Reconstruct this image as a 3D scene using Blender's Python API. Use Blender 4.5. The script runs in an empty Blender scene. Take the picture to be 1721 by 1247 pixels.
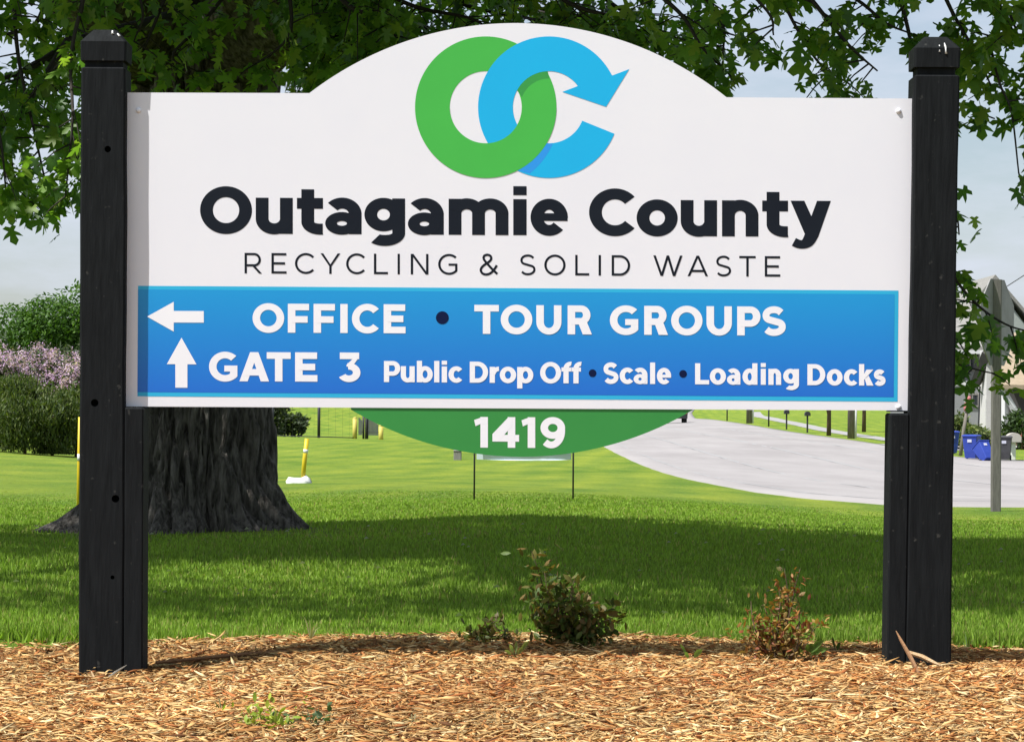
import bpy, bmesh, math, random
import numpy as np
from mathutils import Vector, Matrix
random.seed(7); rng = np.random.default_rng(11)
S = bpy.context.scene
C = S.collection
R = math.radians

# ------------------------------------------------------------------ camera
F = 4840.0                      # focal length in photograph pixels (1721 wide)
CX, CY = 860.5, 623.5
ZC = 0.80                       # lens height above the ground at the sign
HOR = 690.0
TH = math.atan((HOR - CY) / F)
ROLL = 0.0063
fw = np.array([0, math.cos(TH), math.sin(TH)])
r0 = np.array([1.0, 0, 0]); u0 = np.array([0, -math.sin(TH), math.cos(TH)])
rt = math.cos(ROLL) * r0 + math.sin(ROLL) * u0
up = -math.sin(ROLL) * r0 + math.cos(ROLL) * u0
cam_d = bpy.data.cameras.new('camera'); cam = bpy.data.objects.new('camera', cam_d); C.objects.link(cam)
cam_d.sensor_width = 36; cam_d.lens = 36 * F / 1721; cam_d.clip_end = 8000; cam_d.clip_start = 0.05
M = Matrix(((rt[0], up[0], -fw[0], 0), (rt[1], up[1], -fw[1], 0), (rt[2], up[2], -fw[2], ZC), (0, 0, 0, 1)))
cam.matrix_world = M
S.camera = cam

def P(px, row, D):
    d = fw + rt * ((px - CX) / F) + up * ((CY - row) / F)
    t = D / d[1]
    return np.array([d[0] * t, D, ZC + d[2] * t])
def proj(p):
    v = np.asarray(p) - np.array([0, 0, ZC])
    q = v @ fw
    return CX + F * (v @ rt) / q, CY - F * (v @ up) / q

# ------------------------------------------------------------------ sky, sun, exposure
SUN = np.array([-1.0, -0.60, 1.95]); SUN /= np.linalg.norm(SUN)      # towards the sun
elev = math.asin(SUN[2]); azim = math.atan2(SUN[0], SUN[1])
W = bpy.data.worlds.new('World'); S.world = W; W.use_nodes = True
nt = W.node_tree; nt.nodes.clear()
wo = nt.nodes.new('ShaderNodeOutputWorld'); bg = nt.nodes.new('ShaderNodeBackground')
sky = nt.nodes.new('ShaderNodeTexSky'); sky.sky_type = 'NISHITA'; sky.sun_disc = False
sky.sun_elevation = elev; sky.sun_rotation = azim; sky.air_density = 1.0; sky.dust_density = 1.2; sky.ozone_density = 1.3
tc = nt.nodes.new('ShaderNodeTexCoord')
mp = nt.nodes.new('ShaderNodeMapping'); mp.inputs['Scale'].default_value = (3.0, 3.0, 11.0); mp.inputs['Rotation'].default_value = (0.1, 0.25, 0)
nz = nt.nodes.new('ShaderNodeTexNoise'); nz.inputs['Scale'].default_value = 2.2; nz.inputs['Detail'].default_value = 8; nz.inputs['Roughness'].default_value = 0.62
rp = nt.nodes.new('ShaderNodeValToRGB'); rp.color_ramp.elements[0].position = 0.36; rp.color_ramp.elements[1].position = 0.66
rp.color_ramp.elements[0].color = (0.22, 0.22, 0.22, 1); rp.color_ramp.elements[1].color = (0.88, 0.88, 0.88, 1)
mx = nt.nodes.new('ShaderNodeMix'); mx.data_type = 'RGBA'
mx.inputs['B'].default_value = (6.0, 6.45, 7.5, 1)
nt.links.new(tc.outputs['Generated'], mp.inputs['Vector']); nt.links.new(mp.outputs[0], nz.inputs['Vector'])
nt.links.new(nz.outputs['Fac'], rp.inputs['Fac']); nt.links.new(rp.outputs['Color'], mx.inputs['Factor'])
nt.links.new(sky.outputs[0], mx.inputs['A']); nt.links.new(mx.outputs['Result'], bg.inputs['Color'])
bg.inputs['Strength'].default_value = 0.076
nt.links.new(bg.outputs[0], wo.inputs[0])
sl = bpy.data.lights.new('sun', 'SUN'); sl.energy = 4.7; sl.angle = R(0.53); sl.color = (1.0, 0.978, 0.945)
so = bpy.data.objects.new('sun', sl); C.objects.link(so); so.location = (-30, -20, 60)
so.rotation_euler = Vector(SUN).to_track_quat('Z', 'Y').to_euler()
S.view_settings.view_transform = 'Standard'; S.view_settings.look = 'None'
S.view_settings.exposure = 0.70; S.view_settings.gamma = 1.0; S.view_settings.use_curve_mapping = False

# ------------------------------------------------------------------ materials
MATS = {}
def mat(name, col, rough=0.6, col2=None, scale=8.0, stretch=(1, 1, 1), bump=0.0, bscale=None, spec=0.4, metal=0.0, coords='Object', detail=5, lo=0.35, hi=0.65):
    if name in MATS: return MATS[name]
    m = bpy.data.materials.new(name); m.use_nodes = True; n = m.node_tree; b = n.nodes['Principled BSDF']
    b.inputs['Base Color'].default_value = (*col, 1); b.inputs['Roughness'].default_value = rough
    b.inputs['Specular IOR Level'].default_value = spec; b.inputs['Metallic'].default_value = metal
    if col2 or bump:
        t = n.nodes.new('ShaderNodeTexCoord'); mpp = n.nodes.new('ShaderNodeMapping'); mpp.inputs['Scale'].default_value = stretch
        n.links.new(t.outputs[coords], mpp.inputs['Vector'])
        if col2:
            z = n.nodes.new('ShaderNodeTexNoise'); z.inputs['Scale'].default_value = scale; z.inputs['Detail'].default_value = detail; z.inputs['Roughness'].default_value = 0.6
            n.links.new(mpp.outputs[0], z.inputs['Vector'])
            r = n.nodes.new('ShaderNodeValToRGB'); r.color_ramp.elements[0].position = lo; r.color_ramp.elements[1].position = hi
            r.color_ramp.elements[0].color = (*col, 1); r.color_ramp.elements[1].color = (*col2, 1)
            n.links.new(z.outputs['Fac'], r.inputs['Fac']); n.links.new(r.outputs['Color'], b.inputs['Base Color'])
        if bump:
            z2 = n.nodes.new('ShaderNodeTexNoise'); z2.inputs['Scale'].default_value = bscale or scale * 3; z2.inputs['Detail'].default_value = 6
            n.links.new(mpp.outputs[0], z2.inputs['Vector'])
            bp = n.nodes.new('ShaderNodeBump'); bp.inputs['Strength'].default_value = 1.0; bp.inputs['Distance'].default_value = bump
            n.links.new(z2.outputs['Fac'], bp.inputs['Height']); n.links.new(bp.outputs[0], b.inputs['Normal'])
    MATS[name] = m
    return m
def attr_mat(name, attr, rough=0.8, transl=0.0, tcol=1.6, spec=0.3):
    """colour read from a per-piece colour attribute; transl = share of light let through (leaves, grass)"""
    m = bpy.data.materials.new(name); m.use_nodes = True; n = m.node_tree; b = n.nodes['Principled BSDF']
    a = n.nodes.new('ShaderNodeAttribute'); a.attribute_name = attr
    n.links.new(a.outputs['Color'], b.inputs['Base Color']); b.inputs['Roughness'].default_value = rough
    b.inputs['Specular IOR Level'].default_value = spec
    if transl:
        tr = n.nodes.new('ShaderNodeBsdfTranslucent'); ms = n.nodes.new('ShaderNodeMixShader'); ms.inputs[0].default_value = transl
        mul = n.nodes.new('ShaderNodeMix'); mul.data_type = 'RGBA'; mul.blend_type = 'MULTIPLY'; mul.inputs['Factor'].default_value = 1
        mul.inputs['B'].default_value = (tcol * 1.1, tcol * 1.25, tcol * 0.5, 1)
        n.links.new(a.outputs['Color'], mul.inputs['A']); n.links.new(mul.outputs['Result'], tr.inputs['Color'])
        n.links.new(b.outputs[0], ms.inputs[1]); n.links.new(tr.outputs[0], ms.inputs[2])
        n.links.new(ms.outputs[0], n.nodes['Material Output'].inputs['Surface'])
    MATS[name] = m
    return m

# ------------------------------------------------------------------ object helpers
def tag(o, label=None, cat=None, group=None, kind=None):
    if label: o['label'] = label
    if cat: o['category'] = cat
    if group: o['group'] = group
    if kind: o['kind'] = kind
    return o
def empty(name, loc, rz=0.0):
    o = bpy.data.objects.new(name, None); C.objects.link(o); o.location = [float(v) for v in loc]; o.rotation_euler = (0, 0, rz)
    o.empty_display_size = 0.1
    return o
def link(name, me, m, parent=None):
    o = bpy.data.objects.new(name, me); C.objects.link(o)
    if m and not me.materials: me.materials.append(m)
    if parent:
        o.parent = parent
    return o
def arr_mesh(name, V, Fc, smooth=False, colors=None, attr='tint'):
    V = np.ascontiguousarray(V, dtype=np.float32); Fc = np.ascontiguousarray(Fc, dtype=np.int32); k = Fc.shape[1]
    me = bpy.data.meshes.new(name); me.vertices.add(len(V)); me.vertices.foreach_set('co', V.ravel())
    me.loops.add(Fc.size); me.loops.foreach_set('vertex_index', Fc.ravel())
    me.polygons.add(len(Fc)); me.polygons.foreach_set('loop_start', np.arange(0, Fc.size, k, dtype=np.int32))
    me.polygons.foreach_set('loop_total', np.full(len(Fc), k, dtype=np.int32))
    if smooth: me.polygons.foreach_set('use_smooth', np.ones(len(Fc), dtype=bool))
    me.update(calc_edges=True)
    if colors is not None:
        ca = me.color_attributes.new(attr, 'FLOAT_COLOR', 'POINT')
        cc = np.ones((len(V), 4), dtype=np.float32); cc[:, :3] = colors; ca.data.foreach_set('color', cc.ravel())
    me.validate()
    return me
class MB:
    """collects shapes; build() links them as one mesh object"""
    def __init__(s, origin=(0, 0, 0)): s.v = []; s.f = []; s.o = np.array(origin, float)
    def add(s, vs, fs):
        b = len(s.v); s.v += [tuple(np.asarray(p, float) - s.o) for p in vs]; s.f += [tuple(i + b for i in f) for f in fs]; return s
    def box(s, a, b, bev=0.0):
        (x0, y0, z0), (x1, y1, z1) = a, b
        if bev <= 0:
            vs = [(x0, y0, z0), (x1, y0, z0), (x1, y1, z0), (x0, y1, z0), (x0, y0, z1), (x1, y0, z1), (x1, y1, z1), (x0, y1, z1)]
            return s.add(vs, [(3, 2, 1, 0), (4, 5, 6, 7), (0, 1, 5, 4), (1, 2, 6, 5), (2, 3, 7, 6), (3, 0, 4, 7)])
        c = [(x0 + bev, y0), (x1 - bev, y0), (x1, y0 + bev), (x1, y1 - bev), (x1 - bev, y1), (x0 + bev, y1), (x0, y1 - bev), (x0, y0 + bev)]
        return s.prism([(x, y, z0) for x, y in c], [(x, y, z1) for x, y in c])
    def prism(s, lo, hi):
        n = len(lo)
        return s.add(list(lo) + list(hi), [tuple(range(n - 1, -1, -1)), tuple(range(n, 2 * n))] + [(i, (i + 1) % n, n + (i + 1) % n, n + i) for i in range(n)])
    def loft(s, rings, cap=True):
        n = len(rings[0]); vs = [p for r in rings for p in r]; fs = []
        for k in range(len(rings) - 1):
            for i in range(n): fs.append((k * n + i, k * n + (i + 1) % n, (k + 1) * n + (i + 1) % n, (k + 1) * n + i))
        if cap: fs += [tuple(range(n - 1, -1, -1)), tuple(range((len(rings) - 1) * n, len(rings) * n))]
        return s.add(vs, fs)
    def tube(s, pts, rad, n=8, cap=True):
        pts = [np.asarray(p, float) for p in pts]
        if not hasattr(rad, '__len__'): rad = [rad] * len(pts)
        rings = []; prev = None
        for i, p in enumerate(pts):
            d = pts[min(i + 1, len(pts) - 1)] - pts[max(i - 1, 0)]; d = d / (np.linalg.norm(d) + 1e-9)
            a = np.cross(d, (0, 0, 1.0)) if abs(d[2]) < 0.95 else np.cross(d, (1.0, 0, 0))
            a /= np.linalg.norm(a)
            if prev is not None:
                a2 = prev - d * (prev @ d)
                if np.linalg.norm(a2) > 1e-3: a = a2 / np.linalg.norm(a2)
            prev = a; b = np.cross(d, a)
            rings.append([p + rad[i] * (math.cos(t) * a + math.sin(t) * b) for t in np.linspace(0, 2 * math.pi, n, endpoint=False)])
        return s.loft(rings, cap)
    def build(s, name, m, parent=None, smooth=False, bevel=0.0):
        me = bpy.data.meshes.new(name); me.from_pydata([tuple(map(float, v)) for v in s.v], [], s.f); me.update()
        bm = bmesh.new(); bm.from_mesh(me); bmesh.ops.recalc_face_normals(bm, faces=bm.faces)
        if bevel > 0: bmesh.ops.bevel(bm, geom=[e for e in bm.edges], offset=bevel, segments=2, affect='EDGES', clamp_overlap=True)
        bm.to_mesh(me); bm.free()
        if smooth:
            for p in me.polygons: p.use_smooth = True
        o = link(name, me, m, parent)
        if not parent: o.location = [float(v) for v in s.o]
        return o
def child_at(o, loc):       # place a part at a local point of its parent
    o.location = [float(v) for v in loc]; return o
def vnoise(x, y, seed=0, oct=4):
    """cheap smooth 2-D noise in -1..1"""
    out = np.zeros(np.broadcast(x, y).shape); amp = 1.0; tot = 0
    for k in range(oct):
        rs = np.random.default_rng(seed * 31 + k)
        for j in range(3):
            a = rs.uniform(0, 2 * math.pi); ph = rs.uniform(0, 6.28, 2); f = (2.03 ** k) * rs.uniform(0.75, 1.3)
            out = out + amp * np.sin((x * math.cos(a) + y * math.sin(a)) * f + ph[0] + 1.3 * np.sin((x * math.sin(a) - y * math.cos(a)) * f * 0.7 + ph[1])) / 3
        tot += amp; amp *= 0.55
    return out / tot

# ------------------------------------------------------------------ terrain heights
ctrl = []
for px, row, D in [(330, 892, 19.4), (133, 860, 25), (508, 812, 42), (797, 841, 26), (963, 841, 26), (770, 773, 95), (60, 764, 78), (0, 757, 79),
                   (458, 733, 165), (617, 738, 165), (1200, 815, 58), (1020, 752, 125), (1300, 832, 47), (1480, 848, 38.5), (1721, 853, 36.5),
                   (1632, 773, 120), (1674, 860, 34.5), (1700, 745, 150), (1600, 750, 150), (1480, 747, 144), (1300, 722, 203), (1165, 706, 289),
                   (1480, 736, 172), (1300, 710, 242), (900, 729, 190), (500, 712, 290), (860, 700, 380), (200, 720, 200), (200, 800, 55), (1900, 790, 110), (1800, 850, 38)]:
    p = P(px, row, D); ctrl.append((p[0], D, p[2]))
for D in (1, 4, 7, 10, 13.5, 17):
    for u in (-0.5, -0.25, -0.1, 0, 0.1, 0.25, 0.5): ctrl.append((u * max(D, 6), D, 0.0))
for u, D, z in [(-.3, 25, 0.1), (-.3, 60, .2), (-.3, 150, -.2), (.3, 60, -.8), (.3, 150, -.9), (-.08, 480, 9), (-.2, 420, 8), (.1, 600, 4), (.3, 500, 3), (-.3, 900, 22), (0, 1000, 14), (.3, 1000, 8), (-.4, 3500, 40), (0, 3500, 40), (.4, 3500, 40)]:
    ctrl.append((u * D, D, z))
ctrl = np.array(ctrl)
def feat(x, y):
    yy = np.maximum(y, 1.0)
    return np.stack([np.clip(np.asarray(x) / np.maximum(yy, 6), -0.45, 0.45) * 6.0, np.log(np.clip(yy, 1, 3500)) * 1.2], -1)
_A = feat(ctrl[:, 0], ctrl[:, 1])
def _phi(r2): return np.sqrt(r2 + 0.10)
_K = _phi(((_A[:, None] - _A[None]) ** 2).sum(-1))
_w = np.linalg.solve(_K + np.eye(len(_K)) * -0.004, ctrl[:, 2])
def gz(x, y):
    x = np.asarray(x, float); y = np.asarray(y, float); sh = np.broadcast(x, y).shape
    x = np.broadcast_to(x, sh).ravel(); y = np.broadcast_to(y, sh).ravel()
    f = feat(x, y); k = _phi(((f[:, None] - _A[None]) ** 2).sum(-1)) @ _w
    k = k + 0.012 * vnoise(x * 0.9, y * 0.9, 3, 2) * np.clip((y - 10) / 4, 0, 1)
    return k.reshape(sh) if sh else float(k[0])
def G(px, D, row=700):      # ground point under an image column at a depth
    p = P(px, row, D); return np.array([p[0], D, gz(p[0], D)])

def smooth01(a, b, x): t = np.clip((x - a) / (b - a), 0, 1); return t * t * (3 - 2 * t)
# road outline (metres): runs away from us, and bends right into the crossing street
L_EDGE = [(17.5, 520), (9, 400), (5.6, 320), (4.3, 250), (4.1, 180), (4.1, 125), (4.1, 90), (4.1, 70), (4.15, 58), (4.3, 47), (4.6, 42), (5.2, 38.6), (6.6, 36.7), (9, 35.9), (14, 35.3), (26, 35), (60, 34)]
R_EDGE = [(34, 520), (25, 400), (20.5, 320), (18.7, 250), (18.5, 203), (18.5, 144), (18.5, 135), (18.6, 129), (18.8, 125), (19.2, 122.5), (19.8, 121), (20.6, 120), (22, 119), (25, 118), (32, 117), (45, 116), (80, 114)]
def densify(pl, n):
    pl = np.array(pl, float); d = np.concatenate([[0], np.cumsum(np.linalg.norm(np.diff(pl, axis=0) / np.maximum(pl[1:, 1:], 20), axis=1))])
    t = np.linspace(0, d[-1], n); return np.stack([np.interp(t, d, pl[:, 0]), np.interp(t, d, pl[:, 1])], -1)

# ---- lawn (one sheet to the horizon)
ys = np.concatenate([np.linspace(-30, 4, 18), np.linspace(4.5, 30, 110), np.geomspace(30.4, 4000, 200)])
us = np.linspace(-1, 1, 161); us = np.sign(us) * np.abs(us) ** 1.5
X = us[None, :] * (0.75 * np.maximum(ys, 0) + 14)[:, None]; Y = np.repeat(ys[:, None], len(us), 1)
Z = gz(X, Y)
Z = Z - 0.13 * (1 - smooth01(9.35, 9.72, Y)) 
nx = len(us); ny = len(ys)
idx = np.arange(nx * ny).reshape(ny, nx)
Fq = np.stack([idx[:-1, :-1], idx[:-1, 1:], idx[1:, 1:], idx[1:, :-1]], -1).reshape(-1, 4)
def grass_ground():
    m = bpy.data.materials.new('lawn_grass'); m.use_nodes = True; n = m.node_tree; b = n.nodes['Principled BSDF']
    t = n.nodes.new('ShaderNodeTexCoord')
    def noise(sc, stretch, det=5, rot=0.0):
        mpp = n.nodes.new('ShaderNodeMapping'); mpp.inputs['Scale'].default_value = stretch; mpp.inputs['Rotation'].default_value = (0, 0, rot)
        z = n.nodes.new('ShaderNodeTexNoise'); z.inputs['Scale'].default_value = sc; z.inputs['Detail'].default_value = det; z.inputs['Roughness'].default_value = 0.65
        n.links.new(t.outputs['Object'], mpp.inputs['Vector']); n.links.new(mpp.outputs[0], z.inputs['Vector']); return z
    a = noise(0.5, (1, 0.35, 1), 8, 0.25); r = n.nodes.new('ShaderNodeValToRGB')
    for e, (p_, c_) in zip(r.color_ramp.elements, [(0.36, (0.120, 0.205, 0.026, 1)), (0.66, (0.235, 0.300, 0.042, 1))]): e.position = p_; e.color = c_
    n.links.new(a.outputs['Fac'], r.inputs['Fac'])
    a2 = noise(14, (1, 0.5, 1), 6); r2 = n.nodes.new('ShaderNodeValToRGB')
    for e, (p_, c_) in zip(r2.color_ramp.elements, [(0.33, (0.62, 0.66, 0.6, 1)), (0.68, (1.22, 1.18, 1.1, 1))]): e.position = p_; e.color = c_
    n.links.new(a2.outputs['Fac'], r2.inputs['Fac'])
    ml = n.nodes.new('ShaderNodeMix'); ml.data_type = 'RGBA'; ml.blend_type = 'MULTIPLY'; ml.inputs['Factor'].default_value = 1
    n.links.new(r.outputs['Color'], ml.inputs['A']); n.links.new(r2.outputs['Color'], ml.inputs['B'])
    # mowing stripes
    wv = n.nodes.new('ShaderNodeTexWave'); wv.inputs['Scale'].default_value = 0.16; wv.inputs['Distortion'].default_value = 6.0; wv.inputs['Detail'].default_value = 3; wv.inputs['Detail Scale'].default_value = 0.6
    mpw = n.nodes.new('ShaderNodeMapping'); mpw.inputs['Rotation'].default_value = (0, 0, 0.18); mpw.inputs['Scale'].default_value = (1.6, 0.5, 1)
    n.links.new(t.outputs['Object'], mpw.inputs['Vector']); n.links.new(mpw.outputs[0], wv.inputs['Vector'])
    rw = n.nodes.new('ShaderNodeValToRGB'); rw.color_ramp.elements[0].color = (0.88, 0.92, 0.95, 1); rw.color_ramp.elements[1].color = (1.10, 1.04, 0.97, 1)
    n.links.new(wv.outputs['Fac'], rw.inputs['Fac'])
    m2 = n.nodes.new('ShaderNodeMix'); m2.data_type = 'RGBA'; m2.blend_type = 'MULTIPLY'; m2.inputs['Factor'].default_value = 1
    n.links.new(ml.outputs['Result'], m2.inputs['A']); n.links.new(rw.outputs['Color'], m2.inputs['B'])
    n.links.new(m2.outputs['Result'], b.inputs['Base Color'])
    b.inputs['Roughness'].default_value = 0.95; b.inputs['Specular IOR Level'].default_value = 0.1
    h = noise(60, (1, 1, 1), 4); bp = n.nodes.new('ShaderNodeBump'); bp.inputs['Distance'].default_value = 0.035; bp.inputs['Strength'].default_value = 0.9
    n.links.new(h.outputs['Fac'], bp.inputs['Height']); n.links.new(bp.outputs[0], b.inputs['Normal'])
    return m
lawn = link('lawn', arr_mesh('lawn', np.stack([X, Y, Z], -1).reshape(-1, 3), Fq, True), grass_ground())
tag(lawn, 'mown green lawn sloping away under the maple to the street', 'lawn', kind='structure')

# ---- road
n_l = 150
Le = densify(L_EDGE, n_l); Re = densify(R_EDGE, n_l)
cols = 26
tt = np.linspace(0, 1, cols)[None, :, None]
RX = Le[:, None] * (1 - tt) + Re[:, None] * tt
RZ = gz(RX[..., 0], RX[..., 1]) + 0.025 + 0.0001 * RX[..., 1]
RX = np.concatenate([RX[:, :1], RX, RX[:, -1:]], 1); RX[:, 0, 0] -= 0.15; RX[:, 0, 1] -= 0.25; RZ = np.concatenate([RZ[:, :1] - 0.16, RZ, RZ[:, -1:] - 0.16], 1); cols += 2
idx = np.arange(n_l * cols).reshape(n_l, cols)
Fq = np.stack([idx[:-1, :-1], idx[:-1, 1:], idx[1:, 1:], idx[1:, :-1]], -1).reshape(-1, 4)
m_road = mat('road_concrete', (0.255, 0.238, 0.230), 0.85, (0.315, 0.296, 0.286), 0.35, (1, 0.25, 1), 0.006, 9, spec=0.2, detail=8)
road = link('road', arr_mesh('road', np.concatenate([RX, RZ[..., None]], -1).reshape(-1, 3), Fq, True), m_road)
tag(road, 'pale grey concrete street curving into the crossing', 'road', kind='structure')
m_joint = mat('road_joint_sealant', (0.30, 0.295, 0.29), 0.8, (0.26, 0.255, 0.25), 1.5)
m_tar = mat('road_stain', (0.24, 0.235, 0.22), 0.8, (0.33, 0.32, 0.31), 2.0)
def strip(pts, w, dz, name, m, parent):
    pts = densify(pts, 60); d = np.gradient(pts, axis=0); d /= np.linalg.norm(d, axis=1)[:, None]; nn = np.stack([-d[:, 1], d[:, 0]], -1) * w / 2
    a = pts + nn; b = pts - nn
    V = np.concatenate([np.c_[a, gz(a[:, 0], a[:, 1]) + 0.025 + 0.0001 * a[:, 1] + dz], np.c_[b, gz(b[:, 0], b[:, 1]) + 0.025 + 0.0001 * b[:, 1] + dz]])
    k = len(pts); Fs = [(i, i + 1, k + i + 1, k + i) for i in range(k - 1)]
    o = link(name, arr_mesh(name, V, np.array(Fs), True), m, parent); return o
strip([(7.6, 300), (7.6, 120), (7.7, 75), (8.3, 58), (9.8, 51), (13, 47.5), (30, 45)], 0.16, 0.003, 'expansion_joint', m_joint, road)
strip([(11.3, 330), (11.3, 130), (11.8, 95), (14, 78), (18, 70), (32, 64)], 0.22, 0.003, 'expansion_joint', m_joint, road)
strip([(15.0, 330), (15.0, 150), (15.6, 124), (18, 108), (34, 96)], 0.22, 0.003, 'expansion_joint', m_joint, road)
strip([(4.9, 300), (4.9, 90), (4.95, 60), (5.2, 48), (6.0, 42.3), (8.2, 39.4), (14, 38.0), (30, 37.2)], 0.10, 0.003, 'expansion_joint', m_joint, road)

# ---- sidewalk along the far side
sw_l = densify([(33, 400), (27.5, 330), (23.2, 260), (21.2, 200), (20.8, 172), (20.6, 150), (20.5, 136)], 60)
V = []
for dx in (0, 1.5):
    V.append(np.c_[sw_l[:, 0] + dx, sw_l[:, 1], gz(sw_l[:, 0] + dx, sw_l[:, 1]) + 0.025])
V = np.concatenate(V); k = 60
side = link('sidewalk', arr_mesh('sidewalk', V, np.array([(i, i + 1, k + i + 1, k + i) for i in range(k - 1)]), True), mat('sidewalk_concrete', (0.27, 0.262, 0.255), 0.9, (0.31, 0.30, 0.29), 1.0))
tag(side, 'pale concrete sidewalk beyond the street', 'sidewalk', kind='structure')
dv = MB()
dp = [(18.3, 144), (18.5, 138), (26, 139), (40, 142), (40, 149), (26, 146), (20, 147)]
dv.add([(x, y, gz(x, y) + 0.065) for x, y in dp], [tuple(range(len(dp)))])
tag(dv.build('driveway', MATS['sidewalk_concrete']), 'concrete driveway crossing the verge to the street', 'driveway', kind='structure')

# ---- mulch bed
def mulch_z(x, y):
    return 0.004 + 0.016 * vnoise(x * 2.2, y * 2.2, 5, 3) + 0.030 * np.exp(-((x + 0.35) / 0.9) ** 2 - ((y - 9.65) / 0.35) ** 2) + 0.012 * np.exp(-((x - 1.2) / 0.7) ** 2) - 0.040 * smooth01(0.55, 1.15, -x) * (1 - smooth01(9.1, 9.7, y))
def mulch_edge(x): return 9.80 + 0.06 * np.sin(x * 2.1 + 0.6) + 0.05 * np.sin(x * 5.3 + 1) + 0.14 * smooth01(-1.1, -0.5, x) - 0.16 * smooth01(0.3, 1.0, x)
xs = np.linspace(-4.5, 4.5, 190); ts = np.linspace(0, 1, 150)
MX = np.repeat(xs[None], len(ts), 0); MY = 2.5 + (mulch_edge(xs)[None] - 2.5) * ts[:, None]
MZ = mulch_z(MX, MY) - 0.07 * smooth01(0.985, 1.0, np.repeat(ts[:, None], len(xs), 1))
idx = np.arange(MX.size).reshape(MX.shape)
Fq = np.stack([idx[:-1, :-1], idx[:-1, 1:], idx[1:, 1:], idx[1:, :-1]], -1).reshape(-1, 4)
bed = link('mulch_bed', arr_mesh('mulch_bed', np.stack([MX, MY, MZ], -1).reshape(-1, 3), Fq, True),
           mat('mulch_base', (0.14, 0.075, 0.032), 0.95, (0.26, 0.15, 0.065), 28, bump=0.02, bscale=60, spec=0.1))
tag(bed, 'orange brown shredded wood mulch bed around the sign posts', 'mulch bed', kind='structure')
m_chip = attr_mat('shredded_wood', 'tint', 0.85, spec=0.15)
PAL = np.array([1.24, 1.28, 1.26]) * np.array([(0.40, 0.225, 0.085), (0.33, 0.145, 0.045), (0.45, 0.29, 0.125), (0.25, 0.090, 0.030), (0.54, 0.40, 0.21), (0.12, 0.050, 0.02), (0.36, 0.225, 0.10)])
PW = np.array([0.24, 0.20, 0.19, 0.13, 0.09, 0.06, 0.09])
def chip_arrays(L, Wd, Th, seg=2):
    """bent splinter, unit oriented along x"""
    n = len(L)
    base = np.array([(-.5, 0, .15), (-.5, 0, -.15), (0, .5, .3), (0, -.5, .3), (0, .42, -.3), (0, -.42, -.3), (.5, 0.1, .15), (.5, 0.1, -.15)])
    V = np.repeat(base[None], n, 0) * np.stack([L, Wd, Th], -1)[:, None]
    F_ = np.array([(0, 3, 2), (0, 2, 4), (0, 4, 1), (1, 4, 5), (0, 1, 5), (0, 5, 3), (6, 2, 3), (6, 4, 2), (6, 7, 4), (7, 5, 4), (6, 5, 7), (6, 3, 5)])
    return V, F_
def rotz(V, a):
    c, s_ = np.cos(a)[:, None], np.sin(a)[:, None]; o = V.copy()
    o[..., 0] = V[..., 0] * c - V[..., 1] * s_; o[..., 1] = V[..., 0] * s_ + V[..., 1] * c; return o
def roty(V, a):
    c, s_ = np.cos(a)[:, None], np.sin(a)[:, None]; o = V.copy()
    o[..., 0] = V[..., 0] * c - V[..., 2] * s_; o[..., 2] = V[..., 0] * s_ + V[..., 2] * c; return o
def rotx(V, a):
    c, s_ = np.cos(a)[:, None], np.sin(a)[:, None]; o = V.copy()
    o[..., 1] = V[..., 1] * c - V[..., 2] * s_; o[..., 2] = V[..., 1] * s_ + V[..., 2] * c; return o
NCH = 98000
cy_ = rng.uniform(6.2, 10.0, NCH); cx_ = rng.uniform(-1, 1, NCH) * (0.21 * cy_ + 0.35)
ok = cy_ < mulch_edge(cx_) + rng.normal(0, 0.02, NCH); cx_, cy_ = cx_[ok], cy_[ok]; n = len(cx_)
L = np.clip(rng.lognormal(math.log(0.025), 0.6, n), 0.008, 0.15); Wd = np.clip(L * rng.uniform(0.08, 0.28, n), 0.0022, 0.012); Th = Wd * rng.uniform(0.3, 0.7, n)
V, Fc = chip_arrays(L, Wd, Th)
V = rotx(V, rng.uniform(-0.6, 0.6, n)); V = roty(V, rng.normal(0, 0.20, n)); yaw = rng.uniform(0, math.pi, n); V = rotz(V, yaw)
cz_ = mulch_z(cx_, cy_) + np.abs(rng.normal(0.006, 0.006, n))
pos = np.stack([cx_, cy_, cz_], -1)
patch = vnoise(cx_ * 3.2, cy_ * 3.2, 9, 3)
ci = rng.choice(len(PAL), n, p=PW); col = PAL[ci] * rng.uniform(0.75, 1.25, n)[:, None] * (1 + 0.30 * patch)[:, None]
pr2 = np.clip(vnoise(cx_ * 1.7 + 3, cy_ * 2.6, 17, 4) * 1.6, -1, 1)[:, None]
col = col * (1 + np.maximum(pr2, 0) * np.array([-0.04, -0.22, -0.30]) + np.maximum(-pr2, 0) * np.array([0.06, 0.12, 0.16]))
Vw = V + pos[:, None]
Fall = (Fc[None] + (np.arange(n) * 8)[:, None, None]).reshape(-1, 3)
chips = link('mulch_chips', arr_mesh('mulch_chips', Vw.reshape(-1, 3), Fall, False, np.repeat(col, 8, 0)), m_chip, bed)
chips['kind'] = 'stuff'
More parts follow.
